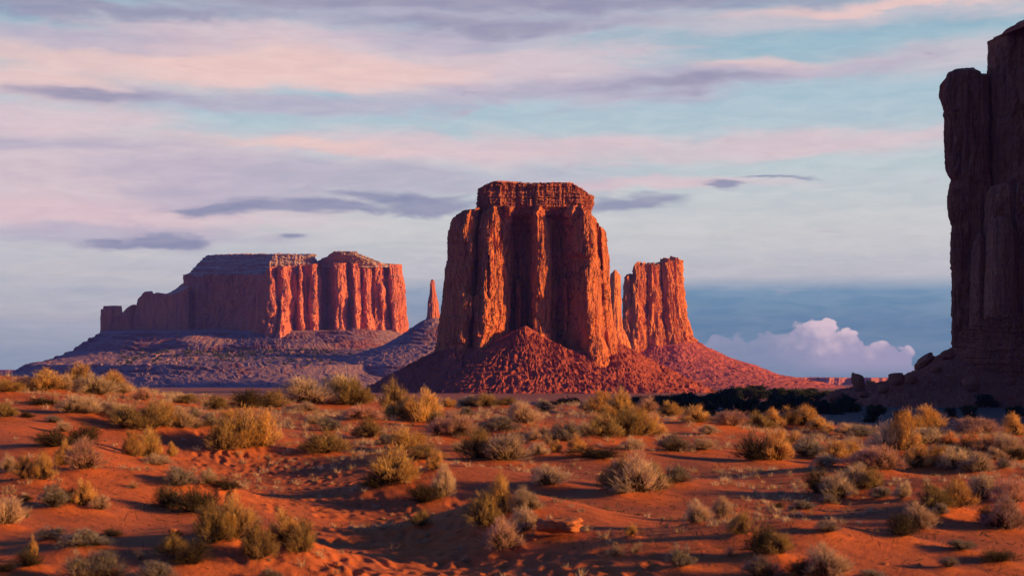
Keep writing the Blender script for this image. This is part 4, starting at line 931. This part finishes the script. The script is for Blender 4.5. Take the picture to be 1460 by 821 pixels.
def bush_meshes(kind, seed):
    """unit bush: one metre wide, one metre high; returns foliage and stems"""
    npl, nt, bl, bw, ps, upr, flat = PARAM[kind]
    rnd = np.random.RandomState(seed)
    heads = []
    lob = [(rnd.uniform(-.30, .30), rnd.uniform(-.30, .30), rnd.uniform(.62, 1.12), rnd.uniform(.22, .36)) for _ in range(5)]
    for i in range(npl):
        a = i * 2.39996 + rnd.uniform(-.5, .5); q = math.sqrt((i + .5) / npl)
        r = .46 * q * rnd.uniform(.7, 1.15)
        zz = (.88 - .50 * q ** 2.2) * rnd.uniform(.60, 1.10)
        hx_, hy_ = r * math.cos(a), r * math.sin(a)
        up_ = max(l[2] * math.exp(-((hx_ - l[0]) ** 2 + (hy_ - l[1]) ** 2) / l[3] ** 2) for l in lob)
        zz *= .50 + .62 * up_
        heads.append((hx_, hy_, max(zz, .14)))
    heads = np.array(heads)
    B, Dr, Ln, Tn = [], [], [], []
    for hx in heads:
        s = rnd.uniform(.7, 1.25)
        p = rnd.normal(size=(nt, 3)) * np.array([ps * .55, ps * .55, ps * .8]) * s + hx - np.array([0, 0, ps * .3])
        p[:, 2] = np.clip(p[:, 2], .02, None)
        o = p - np.array([0, 0, -.05]); o[:, 2] *= .7
        o = o / (np.linalg.norm(o, axis=1)[:, None] + 1e-6)
        d = (1 - upr) * o + upr * np.array([hx[0] * .7, hx[1] * .7, .75]) + rnd.normal(size=(nt, 3)) * .30
        B.append(p); Dr.append(d); Ln.append(bl * rnd.uniform(.5, 1.25, nt) * s); Tn.append(np.clip(rnd.uniform(0, .55) + rnd.uniform(-.2, .45, nt), 0, 1))
    # low skirt and inner twigs
    ns = 130 if kind != 'T' else 60
    a = rnd.uniform(0, 6.283, ns); rr = .42 * np.sqrt(rnd.uniform(.05, 1, ns))
    p = np.stack([rr * np.cos(a), rr * np.sin(a), rnd.uniform(.0, .30, ns) * (1 - rr)], 1)
    B.append(p); Dr.append(np.stack([np.cos(a) * .6, np.sin(a) * .6, np.full(ns, .7)], 1) + rnd.normal(size=(ns, 3)) * .35)
    Ln.append(bl * rnd.uniform(.6, 1.2, ns)); Tn.append(rnd.uniform(0, .5, ns))
    B, Dr, Ln, Tn = np.concatenate(B), np.concatenate(Dr), np.concatenate(Ln), np.concatenate(Tn)
    V, Fq = blades(B, Dr, Ln, bw * rnd.uniform(.7, 1.3, len(B)), rnd)
    fol = (V, Fq, np.repeat(Tn, 6))
    # stems from the root crown to every plume, plus side twigs
    B, Dr, Ln, Wd = [], [], [], []
    for hx in heads:
        for q in range(9 if kind != 'D' else 16):
            b0 = np.array([rnd.normal() * .06, rnd.normal() * .06, 0])
            e = hx + rnd.normal(size=3) * np.array([.07, .07, .06]); v = e - b0
            B.append(b0); Dr.append(v); Ln.append(np.linalg.norm(v) * rnd.uniform(.8, 1.0)); Wd.append(.016)
            f = rnd.uniform(.3, .8); b1 = b0 + v * f
            v2 = v * .5 + rnd.normal(size=3) * .22
            B.append(b1); Dr.append(v2); Ln.append(rnd.uniform(.15, .32)); Wd.append(.009)
    B, Dr = np.array(B), np.array(Dr)
    V, Fq2 = blades(B, Dr, np.array(Ln), np.array(Wd), rnd, .12)
    V[:, 2] = np.maximum(V[:, 2], -.02)
    return fol, (V, Fq2, np.repeat(rnd.uniform(0, 1, len(B)), 6))
LIB = {}
for kind in PARAM:
    for vnt in range(6):
        f, s = bush_meshes(kind, 100 + 17 * vnt + ord(kind))
        fo = link_mesh('foliage', f[0], f[1], PM[kind], smooth=False, attr={'tint': f[2]})
        so = link_mesh('stems', s[0], s[1], STEM, smooth=False, attr={'tint': s[2]})
        LIB[kind, vnt] = (fo.data, so.data)
        bpy.data.objects.remove(fo); bpy.data.objects.remove(so)
KIND = {'G': ('rabbitbrush', 'bush', 'golden bushes on the dune'), 'O': ('rabbitbrush', 'bush', 'olive bushes on the dune'), 'S': ('sagebrush', 'bush', 'straw bushes on the dune'),
        'Y': ('sagebrush', 'bush', 'grey bushes on the dune'), 'D': ('dry_shrub', 'shrub', 'dark dry shrubs on the dune'), 'T': ('grass_tuft', 'tuft', 'small tufts on the sand')}
rb = random.Random(12)
for (x, y, w_, h_), (px, py, pw, ph, kd, lab) in zip(SPOTS, SHRUBS):
    nm, cat, grp = KIND[kd]
    z = float(height(np.array([x]), np.array([y]))[0])
    o = thing(nm, lab, cat, (x, y, z - .03 * min(1, h_ * 2)), grp)
    o.rotation_euler = (0, 0, rb.uniform(0, 6.28))
    up = 1.0 * h_ + .02
    q_ = rb.uniform(.92, 1.22); o.scale = (w_ * 1.14 * q_, w_ * 1.14 / q_ ** .5, up * rb.uniform(.80, 1.0))
    pk = any(k in lab for k in ('pink', 'peach'))
    hv, vv = rb.uniform(-.04, .04), rb.uniform(.80, 1.15)
    c = (vv * (1.06 if pk else 1) + hv * .3, vv * ((.84 if pk else 1.0) - hv), vv * (.92 if pk else 1.0) - hv, 1)
    for part, me in zip(('foliage', 'stems'), LIB[kd, rb.randrange(6)]):
        c_ = bpy.data.objects.new(part, me); COL.objects.link(c_); c_.parent = o; c_.color = c if part == 'foliage' else (1, 1, 1, 1)

# ------------------------------------------------------------------ junipers on the shaded flat
JM = plant_mat('juniper_green', (.028, .036, .022), (.075, .085, .045), .15)
BARK = plant_mat('juniper_bark', (.07, .05, .04), (.12, .09, .07), 0)
def juniper_meshes(seed):
    rnd = np.random.RandomState(seed); B, Dr = [], []
    for i in range(16):
        a = rnd.uniform(0, 6.283); q = rnd.uniform(0, 1) ** .6
        h = np.array([.36 * q * math.cos(a), .36 * q * math.sin(a), rnd.uniform(.22, .86) - .18 * q])
        p = rnd.normal(size=(130, 3)) * np.array([.085, .085, .075]) * rnd.uniform(.7, 1.3) + h
        p[:, 2] = np.clip(p[:, 2], .04, None)
        B.append(p); Dr.append((p - h) * 4 + rnd.normal(size=(130, 3)) * .4 + np.array([0, 0, .3]))
    B, Dr = np.concatenate(B), np.concatenate(Dr); n = len(B)
    V, Fq = blades(B, Dr, rnd.uniform(.06, .12, n), rnd.uniform(.03, .06, n), rnd)
    cr = (V, Fq, np.repeat(rnd.uniform(0, 1, n), 6))
    ring, T = 8, []
    rows = [(0, .055), (.15, .04), (.35, .03), (.6, .015)]
    for zz, r in rows:
        for k in range(ring):
            T.append((r * math.cos(k * .785) + .05 * math.sin(zz * 7 + seed), r * math.sin(k * .785), zz))
    V2, F2 = np.array(T), grid_faces(4, ring, True)
    b0 = np.array([[0, 0, .12]] * 9); d0 = np.stack([[math.cos(q) * .6, math.sin(q) * .6, .8] for q in rnd.uniform(0, 6.28, 9)])
    V3, F3 = blades(b0, d0, np.full(9, .45), np.full(9, .035), rnd)
    return cr, (np.vstack([V2, V3]), np.vstack([F2, F3 + len(V2)]), np.zeros(len(V2) + len(V3)))
JL = []
for s in range(4):
    c_, t_ = juniper_meshes(300 + s)
    a = link_mesh('crown', c_[0], c_[1], JM, smooth=False, attr={'tint': c_[2]}); b_ = link_mesh('trunk', t_[0], t_[1], BARK, attr={'tint': t_[2]})
    JL.append((a.data, b_.data)); bpy.data.objects.remove(a); bpy.data.objects.remove(b_)
def valley_point(px, py, far=2500):
    ys = np.geomspace(150, far, 3000); xs = (px - CX) / F * ys
    rows = HY - F * height(xs, ys) / ys
    i = np.where(rows <= py)[0]; i = i[0] if len(i) else -1
    return float(xs[i]), float(ys[i])
def juniper(px, py, pw, ph, lab, grp):
    x, y = valley_point(px, py)
    z = float(height(np.array([x]), np.array([y]))[0])
    o = thing('juniper_tree', lab, 'tree', (x, y, z - .1), grp)
    o.scale = (pw * y / F * 1.15, pw * y / F * 1.15, ph * y / F * 1.1); o.rotation_euler = (0, 0, rb.uniform(0, 6.28))
    for part, me in zip(('crown', 'trunk'), JL[rb.randrange(4)]):
        q = bpy.data.objects.new(part, me); COL.objects.link(q); q.parent = o; q.color = (1, 1, 1, 1)
JUN = [(790, 584, 16, 16, 'left one of three dark junipers peeping over the crest under the tall butte'), (803, 586, 20, 18, 'middle one of three dark junipers peeping over the crest under the tall butte'),
       (818, 585, 18, 20, 'right one of three dark junipers peeping over the crest under the tall butte'),
       (1222, 577, 22, 22, 'dark juniper below the upright boulder on the shaded flat'), (1247, 602, 30, 26, 'round black juniper alone on the grey flat, largest there'),
       (1287, 600, 20, 16, 'small dark juniper half hidden behind the golden bushes on the grey flat'), (1356, 596, 16, 16, 'small dark juniper left of a bigger one on the grey flat under the cliff'),
       (1381, 601, 24, 24, 'dark round juniper in the middle of the grey flat under the cliff'), (1448, 600, 24, 22, 'dark round juniper on the grey flat at the right edge'),
       (1404, 580, 26, 20, 'wide dark juniper at the foot of the cliff debris'), (1329, 576, 20, 12, 'low dark juniper at the foot of the debris left of the wide one'),
       (1419, 580, 12, 10, 'tiny dark juniper right of the wide one under the cliff'), (1240, 556, 16, 14, 'dark juniper between the upright boulder and the squat one')]
for a in JUN: juniper(*a, 'junipers on the shaded flat')
rj = random.Random(4)
for i in range(64):            # the dark band of junipers below the orange butte
    t = (i + rj.uniform(-.3, .3)) / 64
    px = 900 + t * 318
    topy = float(np.interp(px, [900, 915, 930, 960, 1000, 1045, 1083, 1110, 1160, 1218], [569, 562, 565, 560, 561, 554, 549, 554, 551, 566]))
    py = rj.uniform(581, 592) if i % 2 else topy + rj.uniform(15, 21)
    ph = rj.uniform(15, 23) if i % 2 else max(12, py - topy - rj.uniform(-2, 3))
    juniper(px, py, rj.uniform(19, 31), ph, 'dark juniper in the dense band of trees between the golden crest and the orange butte', 'band of junipers')

# ------------------------------------------------------------------ boulders
def rock(name, D, px, py, pw, ph, lab, cat, mat, seed, tilt=0.0, deep=.8, lean=0.0, group=None, block=.25, cuts=6, sq=2.6, sink=.12):
    k = D / F; rnd = np.random.RandomState(seed)
    nu, nv = 72, 44
    th = np.linspace(0, 2 * np.pi, nu, endpoint=False)[None]; ph_ = np.linspace(-np.pi / 2 + .03, np.pi / 2 - .03, nv)[:, None]
    n = np.stack([np.cos(th) * np.cos(ph_), np.sin(th) * np.cos(ph_), np.sin(ph_) + 0 * th], -1)
    e = 1.0 / np.max(np.abs(n) ** sq @ np.ones((3, 1)), axis=-1) ** (1 / sq)            # squarish
    e = np.clip(e, 1, 1.35)
    for q in range(cuts):                                                                 # split faces
        c = rnd.normal(size=3); c /= np.linalg.norm(c); lim = rnd.uniform(.80, .98)
        dt = (n @ c) * e
        e = np.where(dt > lim, e * lim / np.maximum(dt, 1e-6), e)
    p = n * e[..., None]
    dsp = block * (.5 * fbm(p[..., 0] * 1.6 + seed, p[..., 1] * 1.6, p[..., 2] * 1.6, 4, .55)) + .05 * np.round(3 * fbm(p[..., 0] * .8, p[..., 1] * .8, p[..., 2] * 4 + seed, 2)) / 3
    p = p * (1 + dsp[..., None])
    X, Y, Z = p[..., 0] * pw * k / 2, p[..., 1] * pw * k / 2 * deep, p[..., 2] * ph * k / 2
    if lean: X = X + lean * Z
    c, s = math.cos(tilt), math.sin(tilt)
    X, Z = c * X - s * Z, s * X + c * Z
    V = np.stack([X, Y, Z - Z.min() - sink * (Z.max() - Z.min())], -1).reshape(-1, 3)
    o = link_mesh(name, V, grid_faces(nv, nu, True), mat)
    o.location = ((px - CX) * k, D, (HY - py) * k)
    return tag(o, lab, cat, group)
BL = 'boulders at the foot of the cliff'
rock('boulder', 830, 1224, 556, 18, 28, 'upright rounded boulder standing against the pale sky at the end of the debris slope', 'boulder', M_dark, 1, deep=.9, lean=-.25, group=BL)
rock('boulder', 850, 1278, 548, 23, 19, 'squat rounded boulder at the foot of the slope, right of the upright one', 'boulder', M_dark, 2, group=BL)
rock('boulder', 856, 1317, 526, 34, 13, 'slanting slab of rock jutting from the debris slope with its tip pointing up', 'boulder', M_dark, 3, tilt=.62, group=BL, sink=.05)
rock('boulder', 800, 1385, 556, 24, 22, 'reddish broken boulder lying low in the dark debris under the cliff', 'boulder', M_darktal, 4, group=BL)
rock('boulder', 845, 1352, 511, 20, 13, 'blocky boulder at the top of the debris, touching the cliff foot', 'boulder', M_dark, 5, group=BL)
rock('boulder', 840, 1300, 546, 18, 13, 'small boulder right of the squat one on the debris slope', 'boulder', M_dark, 6, group=BL)
rock('boulder', 810, 1259, 560, 17, 12, 'low boulder in the gap between upright and squat boulders', 'boulder', M_dark, 7, group=BL)
rock('boulder', 810, 1232, 566, 15, 10, 'flat reddish boulder at the foot of the upright one', 'boulder', M_darktal, 8, group=BL)
rock('boulder', 830, 1335, 530, 16, 10, 'small boulder right below the slanting slab', 'boulder', M_dark, 9, group=BL)
rock('boulder', 790, 1190, 571, 20, 14, 'half buried boulder at the far end of the debris beside the junipers', 'boulder', M_dark, 10, group=BL)
rock('boulder', 790, 1440, 548, 18, 10, 'low dark boulder in the debris at the right edge', 'boulder', M_darktal, 11, group=BL)
x, y = on_ground(792, 757)
M_slab = rock_mat('slab_rock', (.42, .13, .06), (.28, .10, .06), (.48, .18, .08), .006, .8, .3, bump=.5)
sl = rock('rock_slab', y - .25, 794, 757, 60, 20, 'flat red rock slab lying on open sand with its right end glowing', 'rock', M_slab, 21, deep=.75, block=.4, sq=6, cuts=4); sl.rotation_euler = (0, 0, R(-20))
x2, y2 = on_ground(160, 664)
for i, (px, py, s, lab) in enumerate([(246, 758, 11, 'small dark stone on bare sand left of the largest foreground bush clump'), (240, 651, 7, 'pebble on the dark sand near the slim golden sprig'),
                                      (480, 806, 12, 'small stone beside the footprints at the bottom centre'), (425, 792, 9, 'small stone at the right foot of the largest foreground clump'),
                                      (1262, 806, 9, 'small stone on open sand in the right foreground'), (1312, 806, 8, 'smaller stone right of another on the right foreground sand'),
                                      (760, 770, 9, 'pebble below the pale bush at the flat rock slab'), (655, 760, 8, 'pebble in the shade of the hollow')]):
    x, y = on_ground(px, py)
    rock('stone', y, px, py, s, s * .6, lab, 'stone', M_slab, 40 + i, group='stones on the sand')

# ------------------------------------------------------------------ dry litter on the sand
rnd = np.random.RandomState(77); n = 30000
yy = 9.5 + 40 * rnd.uniform(0, 1, n) ** 1.25; xx = rnd.uniform(-.36, .36, n) * yy
keep = fbm(xx / 2.2, yy / 3.0, 4.4, 4) + rnd.uniform(-.35, .35, n) > .05
xx, yy = xx[keep], yy[keep]; n = len(xx)
zz = height(xx, yy)
tuft = rnd.uniform(0, 1, n) < .35
d = np.stack([rnd.normal(size=n), rnd.normal(size=n), np.where(tuft, rnd.uniform(.6, 2, n), rnd.uniform(.0, .25, n))], 1)
v, f = blades(np.stack([xx, yy, zz + .004], 1), d, rnd.uniform(.02, .08, n), rnd.uniform(.004, .009, n), rnd, .3)
lt = link_mesh('twig_litter', v, f, PM['D'], smooth=False, attr={'tint': np.repeat(rnd.uniform(0, 1, n) ** 1.5 * 1.6, 6)})
lt['kind'] = 'stuff'; lt['label'] = 'dry twigs and blades scattered over the red sand'; lt['category'] = 'litter'

# ------------------------------------------------------------------ sparse dry grass between the bushes
rnd = np.random.RandomState(31); n = 9500
yy = 10 + 37 * rnd.uniform(0, 1, n) ** .8; xx = rnd.uniform(-.36, .36, n) * yy
den = fbm(xx / 3.2, yy / 4.5, 9.4, 4) + .55 * sstep(yy, 16, 40) - .15 + rnd.uniform(-.4, .4, n)
keep = den > np.where(yy > 17, .22, .34); xx, yy = xx[keep], yy[keep]; zz = height(xx, yy); m_ = len(xx)
nbl = 26; hgt = rnd.uniform(.03, .11, m_) * (.7 + .7 * sstep(yy, 15, 40))
b0 = np.repeat(np.stack([xx, yy, zz - .005], 1), nbl, 0) + rnd.normal(size=(m_ * nbl, 3)) * np.array([.035, .035, 0]) * np.repeat(hgt / .12, nbl)[:, None]
d0 = rnd.normal(size=(m_ * nbl, 3)) * np.array([.55, .55, .2]) + np.array([0, 0, 1.0])
v, f = blades(b0, d0, np.repeat(hgt, nbl) * rnd.uniform(.5, 1.2, m_ * nbl), rnd.uniform(.004, .008, m_ * nbl), rnd, .5)
gr = link_mesh('dry_grass', v, f, PM['S'], smooth=False, attr={'tint': np.repeat(np.clip(np.repeat(rnd.uniform(-.3, .9, m_), nbl) + rnd.uniform(-.2, .3, m_ * nbl), 0, 1), 6)})
gr.color = (.85, .85, .85, 1); gr['kind'] = 'stuff'; gr['label'] = 'sparse pale dry grass growing over the sand between the bushes'; gr['category'] = 'grass'

# ------------------------------------------------------------------ far scrub dotting the pale bench under the mesa
rnd = np.random.RandomState(9); VV, FF, nb = [], [], 0
tal = [o for o in ms.children if o.name.startswith('talus')][0]
me = tal.data; co = np.empty(len(me.vertices) * 3, dtype=np.float32); me.vertices.foreach_get('co', co); co = co.reshape(-1, 3) + np.array([0, 5000.0, 0])
row = HY - co[:, 2] / 5000 * F; colx = CX + co[:, 0] / co[:, 1] * F
cand = co[(row > 500) & (row < 524) & (colx > 170) & (colx < 640) & (co[:, 1] < 5100)]
for p in cand[rnd.choice(len(cand), 420, replace=True)]:
    s = rnd.uniform(3.0, 7.5); q = rnd.normal(size=(14, 3)) * np.array([s * .45, s * .45, s * .3]) + p + np.array([rnd.normal() * 9, rnd.normal() * 9, s * .35])
    v, f = blades(q, rnd.normal(size=(14, 3)) + np.array([0, 0, .5]), np.full(14, s * .7), np.full(14, s * .6), rnd)
    VV.append(v); FF.append(f + nb); nb += len(v)
sc = link_mesh('scrub', np.concatenate(VV), np.concatenate(FF), JM, smooth=False, attr={'tint': rnd.uniform(0, 1, nb)})
sc['kind'] = 'stuff'; sc['label'] = 'dark scrub dotted over the pale bench below the far mesa'; sc['category'] = 'scrub'

# ------------------------------------------------------------------ haze
HAZE = 2.9e-5
hz_v = np.array([(a, b, c) for c in (-16.0, 560.0) for b in (-13900.0, 13900.0) for a in (-13900.0, 13900.0)])
hz = link_mesh('haze', hz_v, np.array([(2, 3, 1, 0), (5, 7, 6, 4), (1, 5, 4, 0), (6, 7, 3, 2), (4, 6, 2, 0), (3, 7, 5, 1)]), None, smooth=False)
hm = bpy.data.materials.new('evening_haze'); hm.use_nodes = True; ht = NT(hm.node_tree); ht.n.clear()
ho = ht.new('ShaderNodeOutputMaterial'); hv = ht.new('ShaderNodeVolumePrincipled')
hv.inputs['Color'].default_value = (.18, .22, 1.0, 1); hv.inputs['Density'].default_value = HAZE; hv.inputs['Anisotropy'].default_value = 0.0
ht.l.new(hv.outputs[0], ho.inputs['Volume']); hz.data.materials.append(hm)
hz['kind'] = 'stuff'
